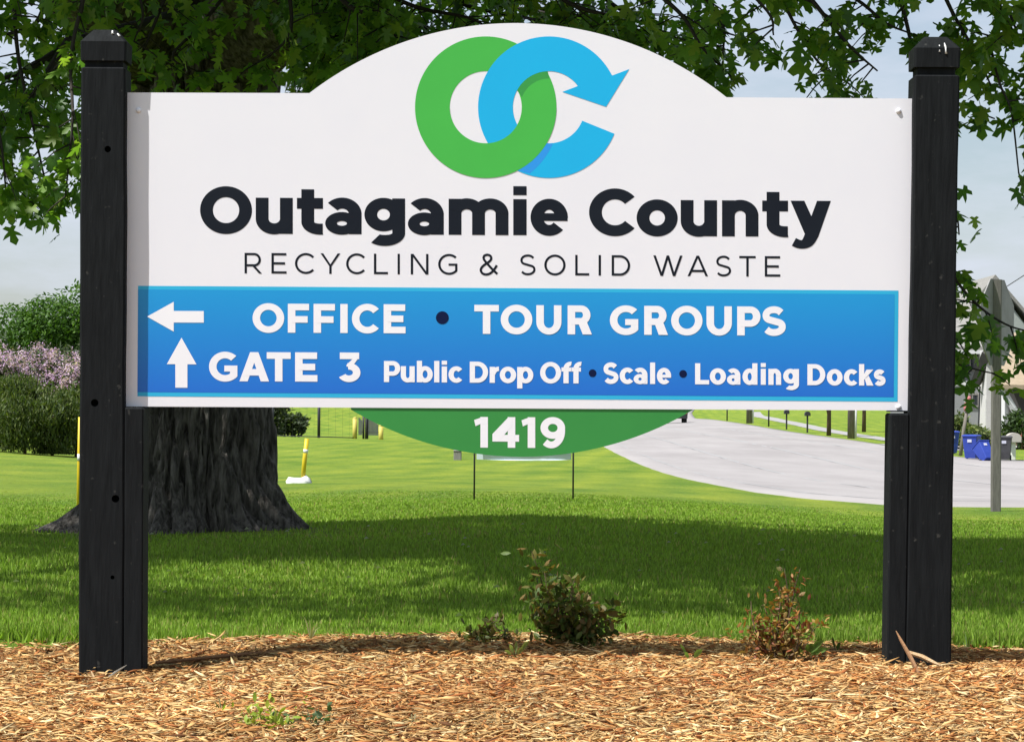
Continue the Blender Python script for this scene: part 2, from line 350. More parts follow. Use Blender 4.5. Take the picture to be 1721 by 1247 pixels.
# the 300 largest splinters as pieces of their own
chip_me = []
for c_ in PAL:
    Vc, Fc2 = chip_arrays(np.array([1.0]), np.array([0.10]), np.array([0.045])); chip_me.append(arr_mesh('mulch_chip', Vc[0], Fc2, False, np.repeat((c_ * 1.1)[None], 8, 0)))
    chip_me[-1].materials.append(m_chip)
for k in range(300):
    y = random.uniform(6.95, 9.6) if k < 240 else random.uniform(6.9, 7.6); x = random.uniform(-1, 1) * 0.178 * y
    if y > mulch_edge(x) - 0.03: y = 8.4
    o = link('mulch_chip', chip_me[random.choice([0, 0, 1, 2, 2, 3, 4, 6])], None, bed)
    o.location = (x, y, mulch_z(x, y) + 0.012); o.scale = [random.uniform(0.05, 0.12)] * 3
    o.rotation_euler = (random.uniform(-.5, .5), random.gauss(0, 0.14), random.uniform(0, 6.28))

# ---- grass blades near the camera (stuff)
NB = 520000
by = 9.55 + (38.0 - 9.55) * rng.uniform(0, 1, NB) ** 2.1; bx_ = rng.uniform(-1, 1, NB) * (0.19 * by + 0.5)
tdx = (bx_ + 2.15) / 1.25; tdy = (by - 19.2) / 1.5; ok = (by > mulch_edge(bx_) - rng.exponential(0.03, NB)) & (rng.uniform(0, 1, NB) > 0.9 * np.exp(-(tdx ** 2 + tdy ** 2) ** 2)) & (rng.uniform(0, 1, NB) > smooth01(22, 38, by)); bx_, by = bx_[ok], by[ok]; n = len(by)
hgt = rng.uniform(0.018, 0.042, n) * (1 + 0.25 * vnoise(bx_ * 2, by * 2, 12, 3)) * (1 + 0.8 * np.exp(-((by - mulch_edge(bx_)) / 0.09) ** 2) * rng.uniform(0, 1, n)); hgt = hgt * (1 - 0.75 * smooth01(16, 36, by)); wid = 0.0022 + 0.00028 * by
ang = rng.uniform(0, 2 * math.pi, n); lean = rng.normal(0, 0.55, n); la = rng.uniform(0, 2 * math.pi, n)
bz = gz(bx_, by) - 0.13 * (1 - smooth01(9.35, 9.72, by)) - 0.004
b0 = np.stack([bx_ - np.cos(ang) * wid, by - np.sin(ang) * wid, bz], -1); b1 = np.stack([bx_ + np.cos(ang) * wid, by + np.sin(ang) * wid, bz], -1)
b2 = np.stack([bx_ + np.sin(lean) * hgt * np.cos(la), by + np.sin(lean) * hgt * np.sin(la), bz + hgt * np.abs(np.cos(lean))], -1)
V = np.stack([b0, b1, b2], 1).reshape(-1, 3)
pt = vnoise(bx_ * 1.3, by * 0.7, 21, 4)
gcol = np.array([0.185, 0.290, 0.034]) * (1 + 0.25 * pt)[:, None] * rng.uniform(0.6, 1.4, n)[:, None]
dry = rng.uniform(0, 1, n) < (0.06 + 0.10 * (pt > 0.35)); gcol[dry] = np.array([0.32, 0.30, 0.10]) * rng.uniform(0.7, 1.2, dry.sum())[:, None]
blades = link('grass_blades', arr_mesh('grass_blades', V, np.arange(3 * n).reshape(-1, 3), False, np.repeat(gcol, 3, 0)), attr_mat('grass_blade', 'tint', 0.6, 0.35, 1.2, 0.25))
tag(blades, 'short mown grass blades of the shaded lawn behind the sign', 'grass', kind='stuff')

# ------------------------------------------------------------------ the entrance sign
DP = 9.0                     # depth of the panel's front face
DF = 8.955                   # depth of the posts' front faces
m_post = mat('black_painted_timber', (0.0055, 0.0065, 0.0072), 0.75, (0.010, 0.0115, 0.0125), 9, (5, 5, 0.6), 0.0022, 16, spec=0.12)
m_white = mat('white_aluminium_panel', (0.745, 0.745, 0.79), 0.42, (0.765, 0.765, 0.80), 3, spec=0.35)
m_ink = mat('ink_black', (0.010, 0.013, 0.020), 0.8, (0.012, 0.016, 0.023), 4, spec=0.08)
m_green = mat('print_green', (0.056, 0.44, 0.060), 0.42, (0.054, 0.42, 0.058), 4)
m_dgreen = mat('print_dark_green', (0.035, 0.30, 0.055), 0.42, (0.032, 0.28, 0.05), 4)
m_plate = mat('plate_green', (0.030, 0.235, 0.045), 0.45, (0.033, 0.25, 0.048), 4)
m_cyan = mat('print_cyan', (0.003, 0.415, 0.74), 0.42, (0.004, 0.40, 0.73), 4)
m_shade = mat('print_mid_blue', (0.02, 0.28, 0.75), 0.42, (0.022, 0.29, 0.74), 4)
m_edge = mat('print_band_edge', (0.02, 0.40, 0.66), 0.42, (0.022, 0.42, 0.68), 4)
m_navy = mat('print_navy', (0.005, 0.010, 0.045), 0.8, (0.006, 0.012, 0.05), 4, spec=0.08)
m_letter = mat('print_white', (0.80, 0.80, 0.84), 0.45, (0.82, 0.82, 0.85), 4)
m_hole = mat('bolt_hole_inside', (0.004, 0.004, 0.004), 0.9, (0.006, 0.006, 0.006), 9)
m_drop = mat('bird_dropping', (0.62, 0.62, 0.60), 0.8, (0.75, 0.75, 0.73), 30)

def scuffs(m):      # worn specks and rubbed spots in the paint
    n = m.node_tree; b = n.nodes['Principled BSDF']; old = b.inputs['Base Color'].links[0].from_socket
    t = n.nodes.new('ShaderNodeTexCoord'); z = n.nodes.new('ShaderNodeTexNoise'); z.inputs['Scale'].default_value = 38; z.inputs['Detail'].default_value = 3
    n.links.new(t.outputs['Object'], z.inputs['Vector']); r = n.nodes.new('ShaderNodeValToRGB'); r.color_ramp.elements[0].position = 0.68; r.color_ramp.elements[1].position = 0.76
    r.color_ramp.elements[1].color = (0.7, 0.7, 0.7, 1); n.links.new(z.outputs['Fac'], r.inputs['Fac'])
    x = n.nodes.new('ShaderNodeMix'); x.data_type = 'RGBA'; x.inputs['B'].default_value = (0.055, 0.055, 0.05, 1)
    n.links.new(r.outputs['Color'], x.inputs['Factor']); n.links.new(old, x.inputs['A']); n.links.new(x.outputs['Result'], b.inputs['Base Color'])
scuffs(m_post)
base = G(860, 9.0); base[2] = 0
sign = empty('entrance_sign', base)
tag(sign, 'large white county sign with arched top between two black timber posts', 'sign')
so_ = base
def loc(p): return np.asarray(p, float) - so_
def sx(px, row, D): return loc(P(px, row, D))

def post(front_top, front_bot, rows, ledge_row, board, inner, holes):
    """front_*: (x0,x1) of the square timber in photo columns; rows: frustum top, cap top, cap bottom, shaft top, base"""
    W_ = 0.140; dep = 0.140
    def zx(px, row): p = sx(px, row, DF); return p[0], p[2]
    xt0, zt = zx((front_top[0] + front_top[1]) / 2, rows[3]); xb0, zb = zx((front_bot[0] + front_bot[1]) / 2, rows[4])
    def ctr(z): return xb0 + (xt0 - xb0) * (z - zb) / (zt - zb)
    y0 = DF - so_[1]
    def ring(z, half, yin, ch=0.006):
        c = ctr(z); a, b, y_0, y_1 = c - half, c + half, y0 + yin, y0 + dep - yin
        return [(a + ch, y_0, z), (b - ch, y_0, z), (b, y_0 + ch, z), (b, y_1 - ch, z), (b - ch, y_1, z), (a + ch, y_1, z), (a, y_1 - ch, z), (a, y_0 + ch, z)]
    zz = [zx(front_top[0], r_)[1] for r_ in rows]
    m = MB()
    hw = W_ / 2
    shaft = np.linspace(-0.25, zz[3] - 0.004, 24)
    rings = [ring(z, hw + 0.0009 * math.sin(z * 7 + xb0) + 0.0006 * math.sin(z * 19), 0.0) for z in shaft]
    rings += [ring(zz[3], hw - 0.004, 0.004), ring(zz[3] + .0005, hw - 0.011, 0.011), ring(zz[2] - .0005, hw - 0.011, 0.011),
              ring(zz[2], hw + 0.001, -0.001), ring(zz[1] - 0.003, hw + 0.002, -0.002), ring(zz[1], hw - 0.0005, 0.0005), ring(zz[0], hw * 0.52, hw * 0.48)]
    m.loft(rings)
    o = m.build('post', m_post, sign)
    # bolt holes bored into the timber
    if holes:
        cut = MB()
        for px, row, r_ in holes:
            p = sx(px, row, DF); rad = r_ * DF / F
            cut.tube([(p[0], y0 - 0.02, p[2]), (p[0], y0 + 0.05, p[2])], rad, 14)
        co = cut.build('bolt_hole_cutter', m_hole)
        md = o.modifiers.new('holes', 'BOOLEAN'); md.object = co; md.operation = 'DIFFERENCE'; md.solver = 'EXACT'
        co.parent = sign; bpy.context.view_layer.update()
        me = bpy.data.meshes.new_from_object(o.evaluated_get(bpy.context.evaluated_depsgraph_get()))
        o.modifiers.clear(); o.data = me
        bpy.data.objects.remove(co)
    # the narrower board that carries the panel, bolted to the inner side of the post
    zl = zx(board[0], ledge_row)[1]
    b = MB(); w = 0.0585
    zs = np.linspace(-0.25, zl - 0.006, 14)
    def bring(z, ch, ins=0):
        c = ctr(z); a = c + inner * (hw + 0.0003); e = a + inner * w; lo, hi = min(a, e) + (ins if inner < 0 else 0), max(a, e) - (ins if inner > 0 else 0)
        ya, yb = y0 + 0.0012 + ins, y0 + dep - 0.003
        return [(lo + ch, ya, z), (hi - ch, ya, z), (hi, ya + ch, z), (hi, yb - ch, z), (hi - ch, yb, z), (lo + ch, yb, z), (lo, yb - ch, z), (lo, ya + ch, z)]
    b.loft([bring(z, 0.004) for z in zs] + [bring(zl, 0.004, 0.005)])
    b.build('support_board', m_post, sign)
    # cleat behind the panel
    ztop = zx(front_top[0], 172)[1]
    c = MB(); a0 = ctr(1.2) + inner * (hw + 0.001); a1 = a0 + inner * w
    c.box((min(a0, a1), DP - so_[1] + 0.0145, zl + 0.004), (max(a0, a1), y0 + dep - 0.004, ztop), 0.003)
    c.build('cleat', m_post, sign)
    return o, ctr
pl, ctl = post((137, 210), (133, 206), (48, 68, 102, 113, 1135), 684, (206, 238), +1, [(181, 251, 5.5), (159, 677, 6.5), (194, 838, 6.5), (189, 970, 3.5)])
pr, ctr_ = post((1539, 1611), (1524, 1597), (60, 79, 113, 126, 1110), 694, (1480, 1524), -1, [])
# bird droppings on the post caps
def drip(pts, w, name='bird_dropping', par=None):
    m = MB()
    for (a, b, ww) in pts:
        n = 7
        ring_lo = [(a[0] + math.cos(t) * ww, a[1] - 0.0015, a[2] + math.sin(t) * ww * 1.4) for t in np.linspace(0, 2 * math.pi, n, endpoint=False)]
        m.tube([np.array(a), (np.array(a) + np.array(b)) / 2 + (0, -0.001, 0), np.array(b)], [ww * 0.7, ww * 0.6, ww * 1.1], 6)
    return m.build(name, m_drop, par, True)
def capf(px, row, off=0.0): p = sx(px, row, DF); return (p[0], p[1] + off, p[2])
drip([(capf(1588, 68, 0.026), capf(1589.5, 79, 0.0)), (capf(1589.5, 79, -0.001), capf(1590, 91, -0.002))][:0] + [(capf(1588, 69, 0.024), capf(1589, 79.5, -0.001), 0.0036), (capf(1589, 79.5, -0.002), capf(1589.8, 91, -0.002), 0.0036), (capf(1579.3, 76, 0.006), capf(1579, 88, -0.002), 0.0026)], 1, par=sign)
drip([(capf(187, 51, 0.026), capf(188, 56, 0.017), 0.004), (capf(196, 56, 0.022), capf(200, 60.5, 0.012), 0.0036)], 1, par=sign)

# ---- panel: flat sheet with arched top
def panel_pts():
    out = [(213 - 5, 683), (1527 + 6, 690), (1527 + 6, 166.2), (1221, 164)]
    # arc through (1221,164) .. (872,40) .. (520,157)
    a, b, c = np.array((1221., 164.)), np.array((872., 39.5)), np.array((520., 157.))
    A = np.array([[2 * (b - a)[0], 2 * (b - a)[1]], [2 * (c - a)[0], 2 * (c - a)[1]]]); B_ = np.array([b @ b - a @ a, c @ c - a @ a])
    o = np.linalg.solve(A, B_); r_ = np.linalg.norm(a - o); t0 = math.atan2(*(a - o)[::-1]); t1 = math.atan2(*(c - o)[::-1])
    for t in np.linspace(t0, t1, 60)[1:]: out.append(tuple(o + r_ * np.array((math.cos(t), math.sin(t)))))
    out.append((213 - 5, 156)); return out
pp = [sx(a, b, DP) for a, b in panel_pts()]
pm = MB(); pm.prism([(p[0], p[1] + 0.012, p[2]) for p in pp], [(p[0], p[1], p[2]) for p in pp])
panel = pm.build('panel', m_white, sign)
plp = []
rr = 555.0
for i in range(61):
    px = 590 + 575 * i / 60; row = 688.5 + (math.sqrt(rr ** 2 - (px - 877.5) ** 2) - math.sqrt(rr ** 2 - 287.5 ** 2)) * (79 / 80.3)
    plp.append(sx(px, row, DP + 0.003))
plp += [sx(1165.5, 686.5, DP + 0.003), sx(589.5, 683.5, DP + 0.003)]
plm = MB(); plm.prism([(p[0], p[1] + 0.007, p[2]) for p in plp], [(p[0], p[1], p[2]) for p in plp])
plate = plm.build('number_plate', m_plate, sign)

# ---- lettering: glyphs drawn from bars, elliptic rings and ribbons, in photo pixels, y up from the baseline
def bar(x0, y0, x1, y1): return [[(x0, y0), (x1, y0), (x1, y1), (x0, y1)]]
def poly(*p): return [list(p)]
def sector(cx, cy, rx, ry, tx, ty, a0, a1, n=None):
    n = n or max(8, int(abs(a1 - a0) / 5)); q = []
    A = [R(a0 + (a1 - a0) * i / n) for i in range(n + 1)]
    for a, b in zip(A[:-1], A[1:]):
        q.append([(cx + rx * math.cos(a), cy + ry * math.sin(a)), (cx + rx * math.cos(b), cy + ry * math.sin(b)),
                  (cx + (rx - tx) * math.cos(b), cy + (ry - ty) * math.sin(b)), (cx + (rx - tx) * math.cos(a), cy + (ry - ty) * math.sin(a))])
    return q
def catmull(pts, n=8):
    p = [np.array(a, float) for a in pts]; p = [2 * p[0] - p[1]] + p + [2 * p[-1] - p[-2]]; out = []
    for i in range(1, len(p) - 2):
        for k in range(n):
            t = k / n; out.append(0.5 * ((2 * p[i]) + (-p[i - 1] + p[i + 1]) * t + (2 * p[i - 1] - 5 * p[i] + 4 * p[i + 1] - p[i + 2]) * t * t + (-p[i - 1] + 3 * p[i] - 3 * p[i + 1] + p[i + 2]) * t ** 3))
    out.append(p[-2]); return out
def ribbon(pts, w):
    p = np.array(pts, float); d = np.gradient(p, axis=0); d /= np.linalg.norm(d, axis=1)[:, None]; nn = np.stack([-d[:, 1], d[:, 0]], -1)
    w = np.broadcast_to(np.asarray(w, float), (len(p),)); a = p + nn * w[:, None] / 2; b = p - nn * w[:, None] / 2
    return [[tuple(a[i]), tuple(b[i]), tuple(b[i + 1]), tuple(a[i + 1])] for i in range(len(p) - 1)]
def glyph(ch, w, H, X, s, t):
    ov = 0.012 * H; o = []
    def ring(cx, cy, rx, ry, a0=0, a1=360): o.append(sector(cx, cy, rx, ry, s, t, a0, a1))
    if ch == 'O': ring(w / 2, H / 2, w / 2, H / 2 + ov)
    elif ch == 'o': ring(w / 2, X / 2, w / 2, X / 2 + ov)
    elif ch in 'Cc':
        h = H if ch == 'C' else X; a = 41; rx = w / (1 + math.cos(R(a))); ring(rx, h / 2, rx, h / 2 + ov, a, 360 - a)
    elif ch == 'G':
        a = 40; rx = w / (1 + math.cos(R(a))) ; ring(rx, H / 2, rx, H / 2 + ov, 46, 360 - a)
        yb = H / 2 - (H / 2 + ov) * math.sin(R(a)); o.append(bar(w - s * 0.98, yb, w, H * 0.54)); o.append(bar(w * 0.54, H * 0.54 - t * 0.92, w - s * .3, H * 0.54))
    elif ch in 'EFL':
        o.append(bar(0, 0, s, H))
        if ch != 'F': o.append(bar(s * .5, 0, w, t))
        if ch != 'L': o.append(bar(s * .5, H - t, w * .985, H)); m_ = H * (.5 if ch == 'E' else .46); o.append(bar(s * .5, m_ - t / 2, w * (.9 if ch == 'E' else .92), m_ + t / 2))
    elif ch == 'I': o.append(bar(0, 0, w, H))
    elif ch == 'l': o.append(bar(0, 0, w, H * 1.02))
    elif ch == 'T': o += [bar(0, H - t, w, H), bar(w / 2 - s / 2, 0, w / 2 + s / 2, H - t * .5)]
    elif ch == 'D':
        rx = min(H / 2, w * .62); o += [bar(0, 0, s, H), bar(s * .5, H - t, w - rx, H), bar(s * .5, 0, w - rx, t)]; ring(w - rx, H / 2, rx, H / 2, -90, 90)
    elif ch in 'PR':
        yb = H * (.30 if ch == 'P' else .34); ww = w if ch == 'P' else w * .94; ry = (H - yb) / 2; rx = min(ry, ww * .6)
        o += [bar(0, 0, s, H), bar(s * .5, H - t, ww - rx, H), bar(s * .5, yb, ww - rx, yb + t)]; ring(ww - rx, yb + ry, rx, ry, -90, 90)
        if ch == 'R': o.append(poly((w * .40, yb + t * .6), (w * .40 + s * 1.2, yb + t * .6), (w, 0), (w - s * 1.22, 0)))
    elif ch == 'U': o += [bar(0, H * .42, s, H), bar(w - s, H * .42, w, H)]; ring(w / 2, H * .42, w / 2, H * .42 + ov, 180, 360)
    elif ch == 'N': o += [bar(0, 0, s, H), bar(w - s, 0, w, H), poly((0, H), (s * 1.15, H), (w, 0), (w - s * 1.15, 0))]
    elif ch == 'A':
        k = s * 1.1; c = w / 2
        o += [poly((0, 0), (k, 0), (c + k * .45, H), (c - k * .5, H)), poly((w - k, 0), (w, 0), (c + k * .5, H), (c - k * .45, H)), bar(w * .2, H * .2, w * .8, H * .2 + t)]
    elif ch == 'W':
        k = s * 1.05; x1, x2, x3 = w * .29, w * .5, w * .71
        for (a, ya, b, yb) in ((0, H, x1, 0), (x2, H, x1, 0), (x2, H, x3, 0), (w, H, x3, 0)):
            a2 = a if a == 0 else (a - k if a == w else a - k / 2)
            o.append(poly((b - k / 2, 0), (b + k / 2, 0), (a2 + k, ya), (a2, ya)))
    elif ch == 'Y': k = s * 1.15; o += [bar(w / 2 - s / 2, 0, w / 2 + s / 2, H * .42), poly((w / 2 - s / 2, H * .38), (w / 2 + s / 2, H * .38), (k, H), (0, H)), poly((w / 2 - s / 2, H * .38), (w / 2 + s / 2, H * .38), (w, H), (w - k, H))]
    elif ch in 'Ss':
        h = H if ch == 'S' else X; q = (s + t) / 2 * .97; rx = w / 2 - q / 2; r1 = (h * .5 + ov - q / 2) / 2 * 1.0; c1 = h + ov - q / 2 - r1; c2 = -ov + q / 2 + r1
        pts = [(w / 2 + rx * .96 * math.cos(R(a)), c1 + r1 * math.sin(R(a))) for a in (28, 55, 85, 120, 155, 190, 222)] + [(w / 2, h / 2)] + [(w / 2 + rx * math.cos(R(a)), c2 + r1 * math.sin(R(a))) for a in (42, 10, -25, -60, -95, -125, -152)]
        o.append(ribbon(catmull(pts, 6), q))
    elif ch == '&':
        pts = [(.97 * w, .0 * H + s * .4), (.70 * w, .27 * H), (.36 * w, .60 * H), (.20 * w, .79 * H), (.25 * w, .93 * H), (.43 * w, .98 * H), (.60 * w, .91 * H), (.62 * w, .76 * H), (.48 * w, .62 * H), (.26 * w, .49 * H), (.10 * w, .35 * H), (.06 * w, .2 * H), (.17 * w, .06 * H), (.38 * w, .02 * H), (.60 * w, .09 * H), (.78 * w, .25 * H), (.94 * w, .47 * H)]
        o.append(ribbon(catmull(pts[:4], 6), s)); o.append(ribbon(catmull(pts[3:], 6), s))
    elif ch == '1': o += [bar(w - s, 0, w, H), poly((0, H * .90), (w * .62, H), (w - s * .1, H), (w - s * .1, H * .77), (w - s, H * .77), (w * .10, H * .70))]
    elif ch == '4': o += [bar(w * .575, 0, w * .575 + s, H), bar(0, H * .20, w, H * .20 + t), poly((0, H * .20), (0, H * .20 + t * 1.1), (w * .575 + s * .1, H), (w * .575 + s * .6, H), (w * .575 + s * .6, H * .72), (s * .62 + w * .18, H * .20 + t * .6), (s * .8, H * .2))]
    elif ch == '9': ring(w / 2, H * .655, w / 2, H * .355); o.append(sector(w * .44, H * .56, w * .56, H * .57, s, t, 12, -128))
    elif ch == '3': o += [bar(w * .05, H - t, w * .94, H), poly((w * .94, H), (w * .94, H - t * .7), (w * .62, H * .52), (w * .36, H * .52), (w * .36, H * .58), (w * .70, H - t * .8))]; o.append(sector(w * .47, H * .315, w * .53, H * .325, s, t, 98, -150))
    elif ch == 'u': o += [bar(0, X * .42, s, X), bar(w - s, 0, w, X)]; ring(w / 2, X * .42, w / 2, X * .42 + ov, 180, 350)
    elif ch == 'n': o += [bar(w - s, 0, w, X * .58), bar(0, 0, s, X)]; ring(w / 2, X * .58, w / 2, X * .42 + ov, 0, 170)
    elif ch == 'm':
        wa = (w + s) / 2; o += [bar(0, 0, s, X), bar(wa - s, 0, wa, X * .6), bar(w - s, 0, w, X * .6)]
        ring(wa / 2, X * .6, wa / 2, X * .4 + ov, 0, 165); ring(wa - s + wa / 2, X * .6, wa / 2, X * .4 + ov, 0, 165)
    elif ch == 'i': o += [bar(0, 0, w, X), bar(0, X * 1.11, w, X * 1.36)]
    elif ch == 'a':
        o.append(bar(w - s, 0, w, X * .60)); o.append(sector(w * .47, X * .56, w * .53, X * .44 + ov, s, t, 0, 138))
        o.append(sector(w * .46, X * .30, w * .46, X * .30 + ov, s * .92, t * .82, 0, 360))
    elif ch == 'g':
        ring(w * .47, X * .55, w * .47, X * .45 + ov); o.append(bar(w - s, X * .02, w, X)); o.append(sector(w / 2, X * .04, w / 2, X * .36, s, t, 2, -132))
    elif ch == 'e': rx = w / 2; ring(rx, X / 2, rx, X / 2 + ov, -2, 318); o.append(bar(s * .4, X * .40, w * .992, X * .40 + t * .70))
    elif ch in 'bdp':
        if ch == 'b': o.append(bar(0, 0, s, H * 1.02)); ring(w / 2 + w * .02, X / 2, w * .48, X / 2 + ov)
        elif ch == 'd': o.append(bar(w - s, 0, w, H * 1.02)); ring(w / 2 - w * .02, X / 2, w * .48, X / 2 + ov)
        else: o.append(bar(0, -X * .34, s, X)); ring(w / 2 + w * .02, X / 2, w * .48, X / 2 + ov)
    elif ch == 'r': o += [bar(0, 0, s, X), sector(w * 1.02, X * .46, w * .98, X * .54 + ov, s, t, 92, 170)]
    elif ch == 't':
        x0 = w * .17; q = X * .34; o += [bar(0, X - t * .98, w, X), bar(x0, q, x0 + s, X * 1.24), sector(x0 + s * 1.45, q, s * 1.45, q + ov, s, t, 180, 280), bar(x0 + s * 1.4, -ov, w * .99, t - ov)]
    elif ch == 'f':
        x0 = w * .2; q = H * .70; o += [bar(0, X - t * .95, w * .96, X), bar(x0, 0, x0 + s, q), sector(x0 + s * 1.4, q, s * 1.4, H * .33, s, t * .95, 180, 82), ]
    elif ch == 'k': o += [bar(0, 0, s, H * 1.02), poly((s * .8, X * .30), (s * .8, X * .62), (w - s * 1.35, X), (w - s * .02, X)), poly((w - s * 1.3, 0), (w, 0), (w * .66, X * .62), (w * .40, X * .40))]
    elif ch == 'y':
        k = s * 1.08; c = w * .5
        o += [poly((0, X), (k, X), (c + k * .62, X * .10), (c - k * .36, X * .02)), poly((w - k, X), (w, X), (c + k * .55, 0), (c - k * .50, 0))]
        tl = [tuple(q) for q in catmull([(c + k * .545, X * .005), (c + k * .30, -X * .16), (c - k * .02, -X * .275), (c - k * .50, -X * .33), (w * .17, -X * .315), (w * .03, -X * .25)], 5)] + [tuple(q) for q in catmull([(w * .135, -X * .035), (w * .23, -X * .085), (c - k * .62, -X * .085), (c - k * .50, X * .005)], 5)]
        o.append([tl])
    return o
LEV = 0.00009
def flat(groups, depth_front, name, m, parent, px_map):
    """groups: list of stroke lists in photo px (x right, row down handled by px_map); each stroke one hair above the last"""
    mb = MB()
    for lev, strokes in groups:
        for q in strokes:
            vs = []
            for a in q:
                p = px_map(*a); vs.append((p[0], p[1] - 0.0005 - lev * LEV, p[2]))
            mb.add(vs, [tuple(range(len(vs)))])
    me = bpy.data.meshes.new(name); me.from_pydata([tuple(map(float, v)) for v in mb.v], [], mb.f); me.update()
    return link(name, me, m, parent)
def text_line(chars, base_l, base_r, H, X, s, t, m, depth=DP, parent=None, name='lettering', gap=None):
    """chars: (glyph, x0, x1) in photo columns; base rows interpolated between two (px,row) points; one part per word"""
    words = [[]]
    for c_ in chars:
        if words[-1] and c_[1] - words[-1][-1][2] > (gap or 0.2 * H): words.append([])
        words[-1].append(c_)
    for wd in words:
        groups = []
        for ch, a, b in wd:
            row = base_l[1] + (base_r[1] - base_l[1]) * (a - base_l[0]) / (base_r[0] - base_l[0])
            for k, st in enumerate(glyph(ch, b - a, H, X, s, t)):
                groups.append((k, [[(a + q[0], row - q[1] + 0.0063 * q[0]) for q in pl_] for pl_ in st]))
        flat(groups, depth, name, m, parent or panel, lambda px, row: sx(px, row, depth))
text_line([('O', 336.3, 423.5), ('u', 429.8, 492), ('t', 499, 542.8), ('a', 546.5, 607.7), ('g', 612.4, 680.8), ('a', 685.5, 745.8), ('m', 754, 854.4), ('i', 862.6, 885), ('e', 891.6, 954.4),
           ('C', 990, 1066.6), ('o', 1069.9, 1138.9), ('u', 1144, 1205), ('n', 1213.4, 1274.6), ('t', 1281, 1324.4), ('y', 1328.6, 1396.3)], (336, 392.5), (1396, 398.5), 78.5, 60.5, 21.5, 18.5, m_ink)
text_line([('R', 411, 440.2), ('E', 456.2, 481.6), ('C', 495.7, 528), ('Y', 538.7, 572), ('C', 581.7, 613.4), ('L', 628.4, 652), ('I', 668.2, 672), ('N', 690.3, 720), ('G', 736.4, 768.7), ('&', 806.3, 836.8),
           ('S', 874, 900), ('O', 914.7, 950.5), ('L', 966.7, 990.2), ('I', 1006, 1010), ('D', 1028, 1059), ('W', 1097.9, 1147), ('A', 1155.5, 1190), ('S', 1203.3, 1228.7), ('T', 1242.4, 1270), ('E', 1285.3, 1311.4)],
          (411, 459.6), (1311, 465.2), 34.4, 26, 4.0, 3.8, m_ink, gap=5)
# blue band with its printed vertical blend
band_q = [(232, 480.5), (1510, 488.5), (1508.5, 675), (231, 666)]
def band_mat():
    m = bpy.data.materials.new('print_band_blue'); m.use_nodes = True; n = m.node_tree; b = n.nodes['Principled BSDF']; b.inputs['Roughness'].default_value = 0.42
    t = n.nodes.new('ShaderNodeTexCoord'); sp = n.nodes.new('ShaderNodeSeparateXYZ'); n.links.new(t.outputs['Generated'], sp.inputs[0])
    r = n.nodes.new('ShaderNodeValToRGB'); r.color_ramp.elements[0].color = (0.006, 0.135, 0.57, 1); r.color_ramp.elements[1].color = (0.003, 0.285, 0.63, 1)
    n.links.new(sp.outputs['Z'], r.inputs['Fac']); n.links.new(r.outputs['Color'], b.inputs['Base Color']); return m
def q2(qs): return lambda px, row: sx(px, row, DP)
bandedge = flat([(0, [band_q])], DP, 'band_edge', m_edge, panel, q2(0))
inner_q = [(232, 486.5), (1503.5, 494.5), (1502, 667.5), (231, 659)]
band = flat([(3, [inner_q])], DP, 'band', band_mat(), panel, q2(0))
DL = DP - 0.0009
text_line([('O', 424.5, 477.6), ('F', 483.8, 520), ('F', 527, 563.5), ('I', 572, 584.3), ('C', 591.5, 636.7), ('E', 644.8, 681.6), ('T', 797.2, 838.4), ('O', 841.6, 894.6), ('U', 901.4, 943.6), ('R', 954, 994.8),
           ('G', 1025, 1072.7), ('R', 1082.7, 1122.6), ('O', 1128, 1180.6), ('U', 1187.4, 1230), ('P', 1239, 1278), ('S', 1281, 1320.6)], (424, 558.8), (1320, 564.2), 48.6, 37, 12.6, 11.0, m_letter, DL)
text_line([('G', 351.3, 399), ('A', 402.4, 452.2), ('T', 448.3, 488.6), ('E', 496, 533.5), ('3', 569.3, 605.8)], (351, 640.6), (606, 641.6), 49.0, 37, 12.6, 11.0, m_letter, DL)
text_line([('P', 645.3, 672.7), ('u', 673.6, 697), ('b', 700.6, 727.3), ('l', 729.7, 738.4), ('i', 742.4, 751.3), ('c', 753.8, 776.8), ('D', 789.5, 820.3), ('r', 823, 838.6), ('o', 840, 867.4), ('p', 869.2, 896.3),
           ('O', 907.8, 943), ('f', 943.6, 960.5), ('f', 960.4, 977), ('S', 1014, 1039.4), ('c', 1041.5, 1064.2), ('a', 1064.9, 1088.2), ('l', 1092.6, 1101), ('e', 1104, 1128),
           ('L', 1168.2, 1191.8), ('o', 1193, 1220), ('a', 1221.8, 1244.3), ('d', 1247.9, 1273), ('i', 1278.6, 1287), ('n', 1291.4, 1312.8), ('g', 1316.3, 1342.8),
           ('D', 1357, 1387), ('o', 1389.6, 1416), ('c', 1418.3, 1440.9), ('k', 1443.7, 1468), ('s', 1468.5, 1488.3)], (645, 642.0), (1488, 648.2), 35.3, 26.8, 8.7, 7.3, m_letter, DL)
text_line([('1', 796.9, 820), ('4', 827.6, 872.4), ('1', 876.5, 899.5), ('9', 908.4, 949.7)], (797, 752.0), (950, 752.9), 51.4, 38, 12.6, 11.4, m_letter, DP + 0.003, plate)
def disc(cx, cy, r_): return [[(cx + r_ * math.cos(t), cy + r_ * math.sin(t)) for t in np.linspace(0, 2 * math.pi, 28, endpoint=False)]]
for c_ in ((743.4, 534.1, 10.8), (995.9, 627.1, 6.4), (1148, 628.3, 6.4)): flat([(0, disc(*c_))], DL, 'bullet_dot', m_navy, panel, lambda a, b: sx(a, b, DL))
flat([(0, [[(247.2, 532.2), (292, 507.4), (292, 522.7), (342.5, 522.9), (342.5, 542.4), (292, 542.2), (292, 557.4)]])], DL, 'arrow', m_letter, panel, lambda a, b: sx(a, b, DL))
